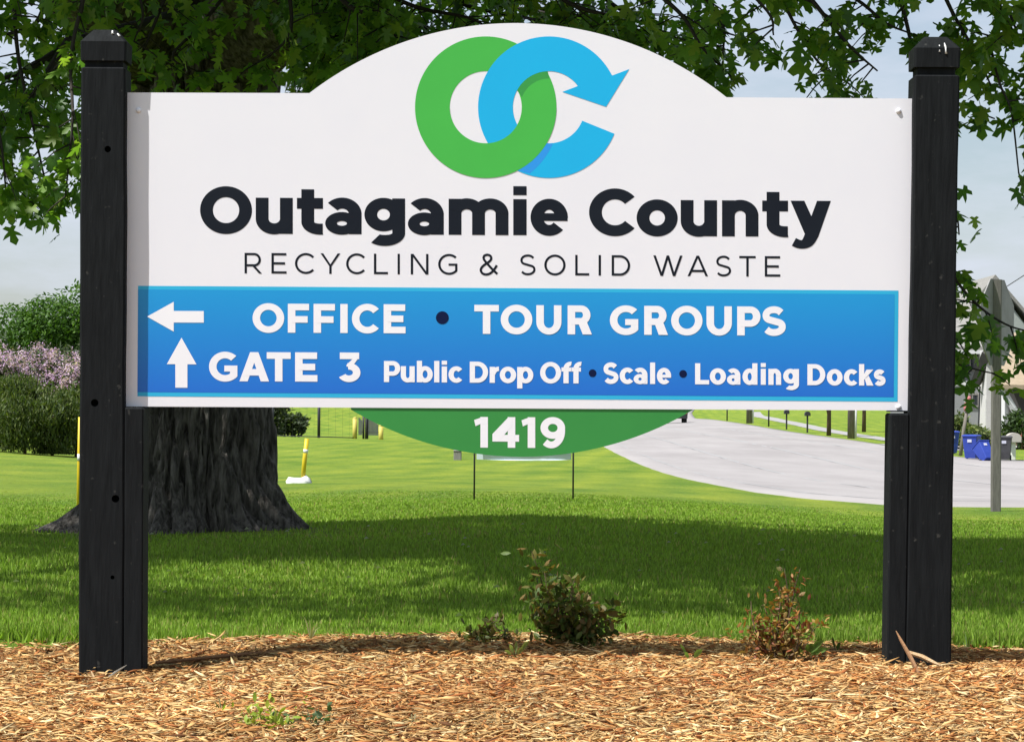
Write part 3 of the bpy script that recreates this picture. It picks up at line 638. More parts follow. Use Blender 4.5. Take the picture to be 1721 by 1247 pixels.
flat([(0, [[(305.1, 567.6), (330.2, 612.4), (315, 612.3), (315, 651.7), (294.7, 651.5), (294.7, 612.1), (280.4, 612.0)]])], DL, 'arrow', m_letter, panel, lambda a, b: sx(a, b, DL))
# logo: linked rings
ga, ba, cyy, Ro, Ri = 816.4, 922.4, 180.8, 118.9, 60.5
def flip(q): return [[(a, 2 * cyy - b) for a, b in p] for p in q]
mp_ = lambda a, b: sx(a, b, DP)
flat([(0, flip(sector(ga, cyy, Ro, Ro, Ro - Ri, Ro - Ri, 0, 180, 60))), (5, flip(sector(ga, cyy, Ro, Ro, Ro - Ri, Ro - Ri, 180, 360, 60)))], DP, 'logo_ring', m_green, panel, mp_)
blue = sector(ba, cyy, Ro, Ro, Ro - Ri, Ro - Ri, 36.6, 338, 80)
k_ = 4.3025
def lp(a, b): return (680 + a / k_, 40 + b / k_)
head = [lp(1625, 330), lp(1457, 603), lp(1140, 495), lp(1247, 455)]
neck = [(ba + Ro * math.cos(R(a)), cyy - Ro * math.sin(R(a))) for a in np.linspace(36.6, 26.6, 5)]
flat([(2, flip(blue)), (2, [neck + head + [(ba + Ri * math.cos(R(36.6)), cyy - Ri * math.sin(R(36.6)))]])], DP, 'logo_arrow', m_cyan, panel, mp_)
A1 = [(ba + Ri * math.cos(R(a)), cyy - Ri * math.sin(R(a))) for a in np.linspace(92, 152, 14)]; A2 = [(ba + 48.3 * math.cos(R(a)), cyy - 48.3 * math.sin(R(a))) for a in np.linspace(88.6, 159, 14)]
flat([(1, [[A1[i], A1[i + 1], A2[i + 1], A2[i]] for i in range(13)])], DP, 'logo_fold', m_dgreen, panel, mp_)
A1 = [(ga + Ro * math.cos(R(a)), cyy - Ro * math.sin(R(a))) for a in np.linspace(-30.5, -63, 14)]; A2 = [(ga + r_ * math.cos(R(a)), cyy - r_ * math.sin(R(a))) for a, r_ in zip(np.linspace(-28.6, -56.4, 14), np.linspace(552 / k_, 575 / k_, 14))]
flat([(3, [[A1[i], A1[i + 1], A2[i + 1], A2[i]] for i in range(13)])], DP, 'logo_fold', m_shade, panel, mp_)
# screw heads
for px, row in ((1510, 187), (1510, 684), (233, 186)):
    p = sx(px, row, DP); m = MB()
    m.loft([[(p[0] + r_ * math.cos(t), p[1] - y_, p[2] + r_ * math.sin(t)) for t in np.linspace(0, 2 * math.pi, 12, endpoint=False)] for r_, y_ in ((0.0085, 0.0), (0.0085, 0.002), (0.006, 0.0055), (0.002, 0.0065))])
    m.build('screw_head', m_letter, panel, True)

# ------------------------------------------------------------------ the big maple
m_bark = mat('maple_bark', (0.050, 0.045, 0.039), 0.9, (0.19, 0.172, 0.150), 7, (4, 4, 0.9), 0.07, 7, spec=0.15)
m_twig = mat('maple_twig', (0.020, 0.016, 0.013), 0.8, (0.035, 0.028, 0.022), 12)
m_leaf = attr_mat('maple_leaf', 'tint', 0.42, 0.5, 1.5, 0.4)
TB = G(322, 19.6); TB[2] = gz(TB[0], TB[1])
tree = empty('maple_tree', TB)
tag(tree, 'huge old maple with furrowed dark trunk and overhanging branches behind the sign', 'tree')
# trunk with bark ridges and root flare
na, nz_ = 300, 190
th = np.linspace(0, 2 * math.pi, na, endpoint=False); zz = np.concatenate([np.linspace(-0.35, 1.2, 110), np.linspace(1.22, 4.2, nz_ - 110)])
TT, ZZ = np.meshgrid(th, zz)
lobes = 0.30 * np.exp(-((np.angle(np.exp(1j * (TT - 3.30)))) / 0.42) ** 2) * 2.0 + 0.42 * np.exp(-((np.angle(np.exp(1j * (TT - 5.9)))) / 0.5) ** 2) + 0.25 * np.exp(-((np.angle(np.exp(1j * (TT - 4.6)))) / 0.3) ** 2) + 0.35 * np.exp(-((np.angle(np.exp(1j * (TT - 1.5)))) / 0.5) ** 2)
fl = np.exp(-np.maximum(ZZ, -0.3) / 0.19)
rad = 0.475 + 0.03 * np.sin(2 * TT + 1) + (0.10 + 0.80 * lobes) * fl + 0.10 * np.clip(ZZ - 2.6, 0, 2) ** 1.5
ridge = np.abs(vnoise(TT * 8 + 0.5 * np.sin(ZZ * 4), ZZ * 1.7, 41, 3)); ridge2 = np.abs(vnoise(TT * 17, ZZ * 5.5, 43, 3))
rad = rad + 0.20 * (np.sqrt(np.clip(ridge, 0, .5)) - 0.5) + 0.11 * (np.sqrt(np.clip(ridge2, 0, .6)) - 0.5)
VX = rad * np.cos(TT); VY = rad * np.sin(TT)
idx = np.arange(na * len(zz)).reshape(len(zz), na)
Fq = np.stack([idx[:-1], np.roll(idx[:-1], -1, 1), np.roll(idx[1:], -1, 1), idx[1:]], -1).reshape(-1, 4)
link('trunk', arr_mesh('trunk', np.stack([VX, VY, ZZ], -1).reshape(-1, 3), Fq, True), m_bark, tree)
def jitter_path(a, b, n, amp, sag=0.0):
    a, b = np.array(a, float), np.array(b, float); out = []
    w = np.cumsum(rng.normal(0, amp, (n, 3)), 0)
    for i in range(n):
        t = i / (n - 1); out.append(a + (b - a) * t + w[i] * math.sin(math.pi * t) + np.array([0, 0, 4 * sag * t * (1 - t)]))
    return out
limb_ends = [(-3.8, -4.5, 5.8), (-1.2, -7.2, 6.4), (2.6, -6.5, 5.9), (5.0, -4.0, 5.6), (4.2, -0.8, 6.8), (-4.6, -1.2, 6.6), (0.3, -3.2, 9.0), (6.2, -6.8, 5.6), (-3.6, -8.6, 6.6)]
limbs = []
for k, e in enumerate(limb_ends):
    st = (0.25 * np.sign(e[0]), 0.1 * e[1] / 5, 3.2)
    pth = jitter_path(st, e, 12, 0.10, 0.25); limbs.append(pth)
    MB().tube(pth, list(np.linspace(0.30, 0.05, 12)), 10).build('limb', m_bark, tree, True)
LP = np.array([p for l in limbs for p in l[3:]])
LEAFH = [(0, 0), (-.12, .20), (-.02, .40), (.20, .17), (.36, .42), (.58, .60), (.46, .17), (.74, .26), (1, 0)]
def leaf_base(full=True):
    h = LEAFH if full else [(0, 0), (-.05, .34), (.18, .24), (.5, .52), (.56, .25), (1, 0)]
    v = [(0.3, 0, 0.0)] + [(x, y, -0.18 * abs(y) - 0.16 * max(0, x - .4)) for x, y in h] + [(x, -y, -0.18 * abs(y) - 0.16 * max(0, x - .4)) for x, y in h[1:-1]]
    n = len(h); order = list(range(1, n + 1)) + list(range(2 * n - 2 , n, -1))
    f = [(0, order[i], order[(i + 1) % len(order)]) for i in range(len(order))]
    return np.array(v, float), np.array(f)
def orient(V, n, droop, sd):
    V = rotx(V, rng.normal(0, 0.7, n)); V = roty(V, -np.abs(rng.normal(droop, sd, n))); return rotz(V, rng.uniform(0, 2 * math.pi, n))
def leaves_mesh(name, pos, size, cols_, full, droop=0.6, sd=0.45):
    bv, bf = leaf_base(full); n = len(pos)
    V = np.repeat(bv[None], n, 0) * np.asarray(size)[:, None, None]
    V = orient(V, n, droop, sd) + pos[:, None]
    Fa = (bf[None] + (np.arange(n) * len(bv))[:, None, None]).reshape(-1, 3)
    return arr_mesh(name, V.reshape(-1, 3), Fa, False, np.repeat(cols_, len(bv), 0))
GREENS = np.array([(0.095, 0.185, 0.026), (0.125, 0.225, 0.032), (0.070, 0.150, 0.030), (0.175, 0.255, 0.040)])
def leafcol(n): return GREENS[rng.integers(0, 4, n)] * rng.uniform(0.75, 1.25, n)[:, None]
twigs = MB(); lpos = []; lsz = []
def spray(path, n_sub, len_sub, lv, size=0.092, r0=0.02, grav=0.55, attach=True):
    """path: (px,row,D) points; hung with side twigs that carry leaves"""
    W_ = [P(*q) - TB for q in path]; avg = path[-1][0]; dens_ = 0.50 if avg < 200 else 0.40 if avg < 480 else (0.78 if avg < 1100 else 0.31); n_sub = max(3, int(n_sub * dens_))
    if attach:
        j = np.argmin(np.linalg.norm(LP - W_[0], axis=1)); q = LP[j]
        twigs.tube(jitter_path(q, W_[0], 7, 0.03, 0.2), list(np.linspace(r0 * 2.0, r0, 7)), 6)
    cm = catmull(W_, 6); twigs.tube(cm, list(np.linspace(r0, 0.004, len(cm))), 6)
    cm = np.array(cm)
    for k in range(n_sub):
        t = (k + rng.uniform(0, 1)) / n_sub; p = cm[min(int(t * len(cm)), len(cm) - 1)]
        d = rng.normal(0, 1, 3); d[2] = d[2] * 0.5 - grav; d /= np.linalg.norm(d); ln = len_sub * rng.uniform(0.5, 1.2)
        e = p + d * ln; mid = (p + e) / 2 + np.array([0, 0, 0.06 * ln])
        twigs.tube([p, mid, e], [0.005, 0.0035, 0.002], 4)
        for i in range(lv):
            u = rng.uniform(0.35, 1.05); q = p + (e - p) * u + rng.normal(0, 0.045, 3); lpos.append(q); lsz.append(size * rng.uniform(0.65, 1.2))
# left of the sign
spray([(330, 20, 17.5), (230, 45, 16.6), (130, 70, 16), (40, 120, 15.4), (-60, 150, 15)], 44, 0.42, 9, r0=0.05)
spray([(200, -60, 16), (120, 60, 15.5), (75, 130, 15.2), (30, 200, 15), (-10, 260, 15)], 34, 0.40, 9, r0=0.03)
spray([(150, -40, 14.6), (120, 90, 14.4), (122, 200, 14.2), (110, 330, 14.2)], 40, 0.30, 9, r0=0.014)
spray([(20, -40, 15), (30, 90, 14.8), (55, 210, 14.6), (85, 345, 14.6)], 38, 0.30, 9, r0=0.014)
spray([(-60, -20, 14.5), (-30, 110, 14.4), (0, 230, 14.3), (12, 345, 14.3)], 34, 0.30, 9, r0=0.014)
spray([(90, -40, 17), (60, 40, 17), (0, 60, 17), (-80, 80, 17)], 26, 0.5, 10, r0=0.02)
spray([(170, 120, 15.8), (140, 220, 15.8), (130, 300, 15.8)], 24, 0.32, 9, r0=0.012)
# above the left shoulder of the panel
spray([(300, -60, 16.2), (260, 40, 16), (235, 100, 16)], 16, 0.30, 8, r0=0.015)
spray([(420, -60, 16.5), (340, 40, 16.4), (290, 95, 16.4), (330, 120, 16.4)], 20, 0.28, 8, r0=0.015)
spray([(480, -50, 16), (490, 40, 16), (470, 80, 16), (410, 120, 16)], 22, 0.30, 8, r0=0.015)
for x0, x1, D_ in ((500, 530, 18.6), (520, 560, 18.3), (540, 610, 18.9)):
    spray([(x0, -60, D_), ((x0 + x1) / 2, 20, D_), (x1, 70, D_), (x1 + 10, 120, D_)], 34, 0.42, 10, r0=0.015)
spray([(215, -60, 15.6), (240, 20, 15.6), (225, 70, 15.6)], 14, 0.3, 8, r0=0.012)
# behind the arch: dense and dark
for x0, x1, D_ in ((500, 700, 18), (560, 800, 17.2), (640, 900, 18.4), (760, 1000, 17.6), (860, 1050, 16.4), (960, 1090, 17), (520, 640, 16.2), (500, 640, 19.2), (700, 980, 19.2), (600, 560, 17.5)):
    spray([(x0, -80, D_), ((x0 + x1) / 2, 5, D_ - .2), (x1, 35, D_ - .3), (x1 + 40, 85, D_ - .3)], 38, 0.5, 10, r0=0.02)
# right shoulder: airy, sky shows through
spray([(1040, -60, 14.5), (1140, 20, 14.3), (1180, 80, 14.2), (1230, 130, 14.2)], 30, 0.30, 8, r0=0.014)
spray([(1130, -60, 15), (1210, 30, 14.8), (1215, 100, 14.7)], 30, 0.30, 9, r0=0.014)
spray([(1300, -80, 14), (1380, 20, 13.8), (1430, 80, 13.7), (1475, 120, 13.7)], 34, 0.28, 9, r0=0.014)
spray([(1340, -60, 14.5), (1440, 0, 14.4), (1490, 40, 14.3), (1540, 60, 14.3)], 30, 0.28, 8, r0=0.014)
spray([(1290, -50, 14.4), (1340, 50, 14.3), (1380, 110, 14.3), (1425, 140, 14.3)], 20, 0.2, 7, r0=0.010)
spray([(1210, -60, 13.6), (1290, 20, 13.5), (1300, 60, 13.5)], 16, 0.2, 7, r0=0.010)
# right of the right post
spray([(1560, -70, 13.8), (1600, 20, 13.7), (1640, 90, 13.6), (1668, 150, 13.6)], 34, 0.22, 9, r0=0.012)
spray([(1640, -70, 13.4), (1690, 10, 13.4), (1715, 70, 13.4)], 30, 0.24, 9, r0=0.012)
spray([(1660, 60, 13.6), (1680, 140, 13.5), (1700, 190, 13.5), (1712, 290, 13.5)], 20, 0.14, 7, r0=0.008, attach=False)
spray([(1720, 60, 13.6), (1745, 180, 13.6), (1730, 260, 13.6)], 18, 0.2, 8, r0=0.010)
spray([(1575, 180, 14.2), (1612, 178, 14.2), (1650, 192, 14.2), (1672, 200, 14.2)], 4, 0.08, 5, r0=0.006, attach=False)
spray([(1560, 200, 14.4), (1592, 290, 14.4), (1608, 360, 14.4), (1612, 395, 14.4)], 12, 0.12, 6, r0=0.008, attach=False)
spray([(1560, 380, 14.4), (1600, 460, 14.4), (1640, 510, 14.4), (1690, 545, 14.4), (1740, 560, 14.4)], 36, 0.20, 9, r0=0.010, attach=False)
spray([(1560, 500, 14.4), (1600, 560, 14.4), (1615, 570, 14.4)], 8, 0.12, 6, r0=0.006, attach=False)
spray([(1560, 560, 14.4), (1610, 610, 14.4), (1645, 622, 14.4), (1672, 628, 14.4)], 12, 0.11, 7, r0=0.006, attach=False)
spray([(1500, -60, 14.4), (1548, 160, 14.4), (1562, 380, 14.4), (1560, 560, 14.4)], 6, 0.1, 4, r0=0.012)
# upper crown, laid out so that its shade covers the lawn behind the sign
kx, ky = -SUN[0] / SUN[2], -SUN[1] / SUN[2]
up_pos = []; up_sz = []
n_cl = 0
while n_cl < 1230:
    gx = rng.uniform(-7, 8.5); gy = rng.uniform(10.9, 18.7)
    if n_cl < 48: gx = rng.uniform(-2.7, -0.2); gy = rng.uniform(18.0, 20.0)  # extra clusters above the frame, added to shade the trunk
    dens = 1.0
    if gx < 0.2:
        if 12.1 < gy < 15.4: dens = 0.015
        elif gy <= 12.1: dens = 0.38 if gy > 11.2 else 0.06
        if gx < -1.8 and gy < 17.6: dens *= 0.45
    else:
        if 12.4 < gy < 14.4: dens = 0.38
        elif gy <= 12.4: dens = 0.5 if gy > 11.3 else 0.08
    if rng.uniform() > dens: continue
    z = rng.uniform(3.9, 8.6); z = max(z, 1.7 + 0.1426 * gy)
    c = np.array([gx - kx * z, gy - ky * z, z]) - TB; n_cl += 1
    j = np.argmin(np.linalg.norm(LP - c, axis=1)); twigs.tube([LP[j], (LP[j] + c) / 2 + (0, 0, .15), c], [0.03, 0.018, 0.006], 5)
    q = c + rng.normal(0, 1, (64, 3)) * np.array([0.36, 0.36, 0.22]); up_pos.append(q); up_sz.append(rng.uniform(0.10, 0.17, 64))
up_pos = np.concatenate(up_pos); up_sz = np.concatenate(up_sz)
# keep the low parts of the upper crown out of the open air under the canopy
keep = up_pos[:, 2] + TB[2] > 1.15 + 0.1426 * (up_pos[:, 1] + TB[1]); up_pos, up_sz = up_pos[keep], up_sz[keep]
tw = twigs.build('branches', m_twig, tree, True)
lpos = np.array(lpos); lsz = np.array(lsz)
# the 300 leaves that show largest are leaves of their own, the rest one crown
px_, row_ = proj(lpos + TB); dist = lpos[:, 1] + TB[1]
vis = (px_ > 5) & (px_ < 1716) & (row_ > 5) & ~((px_ > 130) & (px_ < 1612) & (row_ > 156))
vis &= ~((px_ > 520) & (px_ < 1221) & (row_ > 40))
score = np.where(vis, lsz / dist, 0); big = np.argsort(-score)[:300]
rest = np.ones(len(lpos), bool); rest[big] = False
cr_me = leaves_mesh('crown', lpos[rest], lsz[rest], leafcol(rest.sum()), True, 0.75, 0.4)
crown = link('crown', cr_me, m_leaf, tree); crown['kind'] = 'stuff'
cu = link('upper_crown', leaves_mesh('upper_crown', up_pos, up_sz, leafcol(len(up_pos)), False), m_leaf, tree); cu['kind'] = 'stuff'
bv, bf = leaf_base(True)
leaf_me = []
for c_ in GREENS:
    leaf_me.append(arr_mesh('leaf', bv, bf, False, np.repeat(c_[None], len(bv), 0))); leaf_me[-1].materials.append(m_leaf)
for i in big:
    o = link('leaf', leaf_me[random.randrange(4)], None, tree); o.location = [float(v) for v in lpos[i]]; o.scale = [float(lsz[i])] * 3
    o.rotation_euler = (random.gauss(0, .6), abs(random.gauss(.8, .4)), random.uniform(0, 6.28))

# ------------------------------------------------------------------ shrubs and weeds in the mulch
m_foliage = attr_mat('foliage', 'tint', 0.55, 0.30, 1.3, 0.3)
m_stem = mat('woody_stem', (0.07, 0.045, 0.025), 0.85, (0.13, 0.09, 0.05), 30)
def oval_leaf():
    v = np.array([(0, 0, 0), (.3, .2, -.03), (.65, .21, -.06), (1, 0, -.12), (.65, -.21, -.06), (.3, -.2, -.03), (.45, 0, .03)], float)
    return v, np.array([(6, i, (i + 1) % 6) for i in range(6)])
def scatter(name, pos, size, cols_, parent, m, droop=0.0, sd=0.6, shape=None, upw=None):
    bv, bf = shape or oval_leaf(); n = len(pos)
    V = np.repeat(bv[None], n, 0) * np.asarray(size)[:, None, None]
    V = rotx(V, rng.normal(0, .7, n)); V = roty(V, rng.normal(-droop if upw is None else upw, sd, n)); V = rotz(V, rng.uniform(0, 2 * math.pi, n)) + np.asarray(pos)[:, None]
    Fa = (bf[None] + (np.arange(n) * len(bv))[:, None, None]).reshape(-1, 3)
    o = link(name, arr_mesh(name, V.reshape(-1, 3), Fa, False, np.repeat(cols_, len(bv), 0)), m, parent); o['kind'] = 'stuff'; return o
def pcol(pal, n, v=0.25): pal = np.array(pal); return pal[rng.integers(0, len(pal), n)] * rng.uniform(1 - v, 1 + v, n)[:, None]
def bed_z(p): return float(mulch_z(p[0], p[1]))
def bed_shrub(name, label, base_px, base_row, D, stems, pal, leaf, dens, cat='shrub'):
    b = P(base_px, base_row, D); b[2] = bed_z(b); root = empty(name, b); tag(root, label, cat)
    m = MB(); pos = []; sz = []
    for (px, row, dD, w, k) in stems:
        e = P(px, row, D + dD) - b; st = np.array([rng.normal(0, .012), rng.normal(0, .012), -0.02])
        pth = jitter_path(st, e, 6, 0.006, 0.01); m.tube(pth, list(np.linspace(0.0035, 0.0012, 6)), 5)
        pth = np.array(pth)
        for i in range(int(k * dens * 1.9)):
            t = rng.uniform(0.18, 1.0); q = pth[int(t * 5)] + (pth[min(int(t * 5) + 1, 5)] - pth[int(t * 5)]) * (t * 5 % 1)
            q = q + rng.normal(0, 1, 3) * w * np.array([1.3, 1.2, .95]); q[2] = max(q[2], 0.004); pos.append(q); sz.append(leaf * rng.uniform(0.6, 1.3))
    m.build('stems', m_stem, root)
    scatter('leaves', np.array(pos), sz, pcol(pal, len(pos)), root, m_foliage, upw=0.5, sd=0.6)
    return root
bed_shrub('privet_shrub', 'dark green leafy shrub with one tall shoot in the mulch, largest under the panel', 955, 1092, 9.55,
          [(893, 925, 0, .022, 55), (915, 960, 0, .030, 70), (940, 990, .02, .034, 75), (965, 975, 0, .022, 45), (900, 1010, 0, .02, 26), (925, 1030, 0, .03, 60), (960, 1030, .03, .034, 70), (985, 1020, 0, .03, 55), (1045, 1010, 0, .014, 22), (1035, 1035, 0, .022, 40), (1010, 1045, .03, .03, 55), (910, 1060, -.03, .026, 50), (980, 1070, -.03, .036, 70), (1020, 1065, 0, .026, 40)],
          [(0.095, 0.125, 0.022), (0.07, 0.11, 0.022), (0.13, 0.12, 0.026), (0.15, 0.10, 0.03)], 0.034, 0.85)
bed_shrub('privet_shrub', 'small dark sprawling sprig in the mulch beside the dark green shrub', 812, 1092, 9.6,
          [(846, 1042, 0, .012, 26), (790, 1065, 0, .016, 26), (822, 1062, 0, .016, 30), (775, 1078, 0, .014, 18), (860, 1068, 0, .016, 24)], [(0.07, 0.09, 0.02), (0.10, 0.08, 0.025)], 0.028, 1.1)
bed_shrub('spirea_shrub', 'bronze leaved young shrub with yellowish tips in the mulch near the post', 1310, 1112, 9.08,
          [(1345, 955, 0, .010, 26), (1318, 955, 0, .011, 26), (1308, 985, 0, .014, 34), (1345, 985, 0, .010, 18), (1262, 1010, 0, .010, 22), (1285, 1020, 0, .018, 46), (1320, 1010, 0, .018, 46), (1345, 1020, 0, .018, 46), (1270, 1050, 0, .020, 46), (1305, 1050, 0, .024, 56), (1340, 1050, 0, .022, 46), (1385, 1040, 0, .008, 12), (1260, 1075, 0, .018, 30)],
          [(0.30, 0.135, 0.035), (0.20, 0.115, 0.03), (0.34, 0.22, 0.07), (0.13, 0.12, 0.03), (0.22, 0.07, 0.03)], 0.024, 0.9)
def broad_weed(name, label, px, row, D, leaves, col, cat='weed'):
    b = P(px, row, D); b[2] = bed_z(b); root = empty(name, b); tag(root, label, cat)
    v0, f0 = oval_leaf()
    for (lx, lr, wd) in leaves:
        e = P(lx, lr, D - rng.uniform(0, .04)) - b; L_ = np.linalg.norm(e); d = e / L_; a = np.cross(d, (0, 1, 0)); a /= np.linalg.norm(a); nn_ = np.cross(a, d)
        V = np.array([d * (0.25 + .75 * x) * L_ + a * y * wd * 4.5 + nn_ * z * L_ + (0, 0, -0.25 * L_ * (x - .5) ** 2) for x, y, z in v0]); V = np.concatenate([V, [a * .0015, -a * .0015]])
        cc = np.array(col) * rng.uniform(.8, 1.2)
        me = arr_mesh('leaf', V, np.concatenate([f0, [(0, 7, 8)]]), False, np.repeat(cc[None], len(V), 0)); link('leaf', me, m_foliage, root)
    return root
GRN = (0.17, 0.27, 0.07)
broad_weed('broadleaf_weed', 'small weed with one broad upright green leaf in open mulch', 1160, 1118, 9.1, [(1182, 1086, .009), (1150, 1092, .006), (1142, 1078, .004), (1172, 1110, .006)], GRN)
broad_weed('broadleaf_weed', 'pale green drooping weed in mulch before the dark shrub', 866, 1120, 9.2, [(892, 1070, .007), (856, 1078, .006), (880, 1084, .007), (846, 1088, .005), (888, 1108, .005), (868, 1074, .005)], (0.24, 0.29, 0.10))
broad_weed('broadleaf_weed', 'broad green weed leaves at the foot of the bronze shrub', 1350, 1108, 9.2, [(1385, 1070, .011), (1366, 1076, .012), (1342, 1088, .010), (1292, 1086, .010), (1378, 1096, .010), (1326, 1106, .008), (1310, 1080, .009), (1278, 1100, .008), (1396, 1084, .009)], GRN)
broad_weed('dock_weed', 'dark weed with upright leaves between bronze shrub and post', 1405, 1100, 9.4, [(1398, 1066, .004), (1412, 1075, .006), (1420, 1088, .005)], (0.08, 0.11, 0.03))
def grass_tuft(label, px, row, D, tips, col):
    b = P(px, row, D); b[2] = bed_z(b); root = empty('grass_tuft', b); tag(root, label, 'weed')
    for (tx, tr) in tips:
        e = P(tx, tr, D + rng.normal(0, .02)) - b; m = MB(); mid = e * .55 + np.array([0, 0, .012]); w = np.array([.0022, 0, 0])
        V = np.array([-w, w, mid + w * .8, mid - w * .8, e]); me = arr_mesh('blade', V, np.array([(0, 1, 2), (0, 2, 3), (3, 2, 4)]), False, np.repeat(np.array(col)[None] * rng.uniform(.8, 1.2), 5, 0)); link('blade', me, m_foliage, root)
grass_tuft('thin dry grass tuft at the back edge of the mulch', 522, 1075, 9.7, [(510, 1034), (520, 1040), (535, 1045), (540, 1052), (528, 1050)], (0.25, 0.24, 0.10))
grass_tuft('loose grassy weed tuft lying low in the open mulch', 372, 1203, 7.75, [(352, 1180), (366, 1172), (384, 1176), (400, 1184), (412, 1186), (360, 1192), (392, 1196)], (0.12, 0.13, 0.05))
grass_tuft('sparse straw coloured stalks rising from the front of the mulch', 695, 1232, 7.35, [(688, 1200), (680, 1206), (700, 1198), (706, 1214), (670, 1215)], (0.22, 0.19, 0.09))
grass_tuft('small green grass sprout against the back of the mulch by the post', 1625, 1092, 9.6, [(1622, 1062), (1632, 1066), (1638, 1075), (1615, 1078)], (0.10, 0.16, 0.04))
for lab, px, row, D, spread, cnt, pal in (('bright yellow green weed clump at the front of the mulch', 440, 1242, 7.25, (.042, .05, .028), 110, [(0.30, 0.34, 0.04), (0.20, 0.28, 0.03)]),
                                  ('low grey green weed clump in the front mulch', 528, 1240, 7.3, (.028, .03, .018), 36, [(0.09, 0.14, 0.06), (0.06, 0.10, 0.04)])):
    b = P(px, row, D); b[2] = bed_z(b); root = empty('weed_clump', b); tag(root, lab, 'weed')
    q = rng.normal(0, 1, (cnt, 3)) * spread; q[:, 2] = np.abs(q[:, 2]) + .004
    scatter('leaves', q, rng.uniform(.014, .03, cnt), pcol(pal, cnt), root, m_foliage, upw=.6)
    ms = MB()
    for i in range(6): ms.tube([(0, 0, -.01), q[i]], [.0015, .001], 4)
    ms.build('stems', m_stem, root)
# loose sticks and splinters by the posts, plus a strip for the post shadow
m_wood = mat('pale_splinter', (0.46, 0.34, 0.20), 0.8, (0.30, 0.18, 0.08), 25, (1, 8, 8), 0.002, 60); m_brown = mat('stick_and_shadow_brown', (0.15, 0.075, 0.03), 0.85, (0.25, 0.13, 0.06), 30, (1, 6, 6), 0.002, 50)
def splinter(label, a, b, w, m, name='wood_splinter'):
    a, b = np.array(a), np.array(b); mb = MB(origin=a); mb.tube([a, a + (b - a) * .4 + (0, 0, w * .5), a + (b - a) * .8, b], [w * .8, w, w * .7, w * .2], 5); o = mb.build(name, m); tag(o, label, 'stick'); return o
def bp(px, row, D): p = P(px, row, D); p[2] = max(p[2], bed_z(p) - .003); return p
splinter('pale split wood sliver lying at the foot of the right post', bp(1528, 1096, 8.86), bp(1584, 1119, 8.72), .008, m_wood)
splinter('brown stick leaning up in front of the post beside pale sliver', bp(1546, 1134, 8.6), bp(1506, 1060, 8.82), .007, m_brown)
splinter('thin grey stick leaning on the foot of the holed post', bp(182, 1138, 8.80), bp(213, 1117, 8.90), .0035, mat('grey_stick', (0.20, 0.18, 0.15), .85, (0.28, .25, .2), 30))
splinter('short pale splinter standing at the foot of the holed post', bp(160, 1146, 8.8), bp(153, 1127, 8.85), .004, m_wood)
splinter('long thin brown strip drawing the post shadow along the mulch under the panel', bp(262, 1113, 9.1), bp(600, 1093, 9.5), .007, m_brown, 'shadow_strip')  # added brown tube along the post's shadow line, standing in for that shade

# fallen petals on the lawn
n = 70; fy = rng.uniform(10.3, 22, n); fx = rng.uniform(-1, 1, n) * .18 * fy
pet = MB()
for x, y in zip(fx, fy):
    z = gz(x, y) + .035; r_ = rng.uniform(.008, .016); pet.add([(x - r_, y, z), (x, y - r_, z + r_), (x + r_, y, z + .004), (x, y + r_, z)], [(0, 1, 2), (0, 2, 3)])
tag(pet.build('fallen_petals', mat('pale_petal', (0.55, 0.56, 0.42), .8, (0.7, .7, .6), 20)), 'pale fallen petals and seed heads dotted over the shaded lawn', 'petals', kind='stuff')

# ------------------------------------------------------------------ markers and the little yard sign on the lawn
m_yel = mat('yellow_plastic', (0.62, 0.46, 0.015), .5, (0.55, 0.40, 0.012), 8); m_wht = mat('white_plastic', (0.72, 0.72, 0.70), .6, (0.6, .6, .57), 14)
m_dark = mat('dark_metal', (0.02, 0.022, 0.024), .5, (0.03, .03, .032), 8); m_grey = mat('weathered_grey', (0.17, 0.16, 0.145), .85, (0.24, .23, .21), 10, (4, 4, .6), .004, 20)
b = G(133, 25); st = empty('marker_stake', b); tag(st, 'upright yellow marker stake with white band beside the maple root', 'stake')
MB().tube([(0, 0, -.15), (.004, 0, .42), (.006, 0, .82)], [.018, .018, .014], 10).build('shaft', m_yel, st, True); MB().tube([(.0065, 0, .44), (.007, 0, .50)], .0205, 10).build('band', m_wht, st, True)
b = G(506, 42); st = empty('marker_stake', b); tag(st, 'leaning yellow marker tube rising from a white lump on the lawn', 'stake')
h = 75 * 42 / F
MB().tube([(.03, 0, .02), (.055, 0, h * .5), (.09, 0, h)], [.032, .034, .034], 10).build('shaft', m_yel, st, True)
MB().tube([(.0685, 0, h * .68), (.0735, 0, h * .76)], .0365, 10).build('band', m_wht, st, True)
sk = MB()
lum = []
for k, (x, r_, hh) in enumerate([(-.21, .02, .02), (-.17, .08, .085), (-.10, .09, .08), (0, .10, .075), (.06, .11, .12), (.12, .09, .09), (.155, .02, .02)]):
    lum.append([(x + .01 * math.sin(3 * t + k), r_ * math.cos(t), max(-.03, hh * math.sin(t)) + .012 * math.sin(5 * t + 2 * k)) for t in np.linspace(0, 2 * math.pi, 14, endpoint=False)])
sk.loft(lum); sk.build('base', m_wht, st, True)
b = (P(797, 841, 26) + P(963, 841, 26)) / 2; b[2] = gz(b[0], 26); ys_ = empty('yard_sign', b); tag(ys_, 'white banner on two thin dark stakes on the lawn behind the sign', 'yard sign')
hw = 83 * 26 / F
for s_ in (-1, 1): MB().tube([(s_ * hw, 0, -.2), (s_ * hw, 0, 1.0)], .008, 8).build('stake', m_dark, ys_, True)
zb = (841 - 774) * 26 / F
sh = MB(); nn = 14
lo = [(-hw + .02 + (2 * hw - .04) * i / nn, -.004 + .008 * math.sin(i), zb - .008 * math.sin(math.pi * i / nn)) for i in range(nn + 1)]
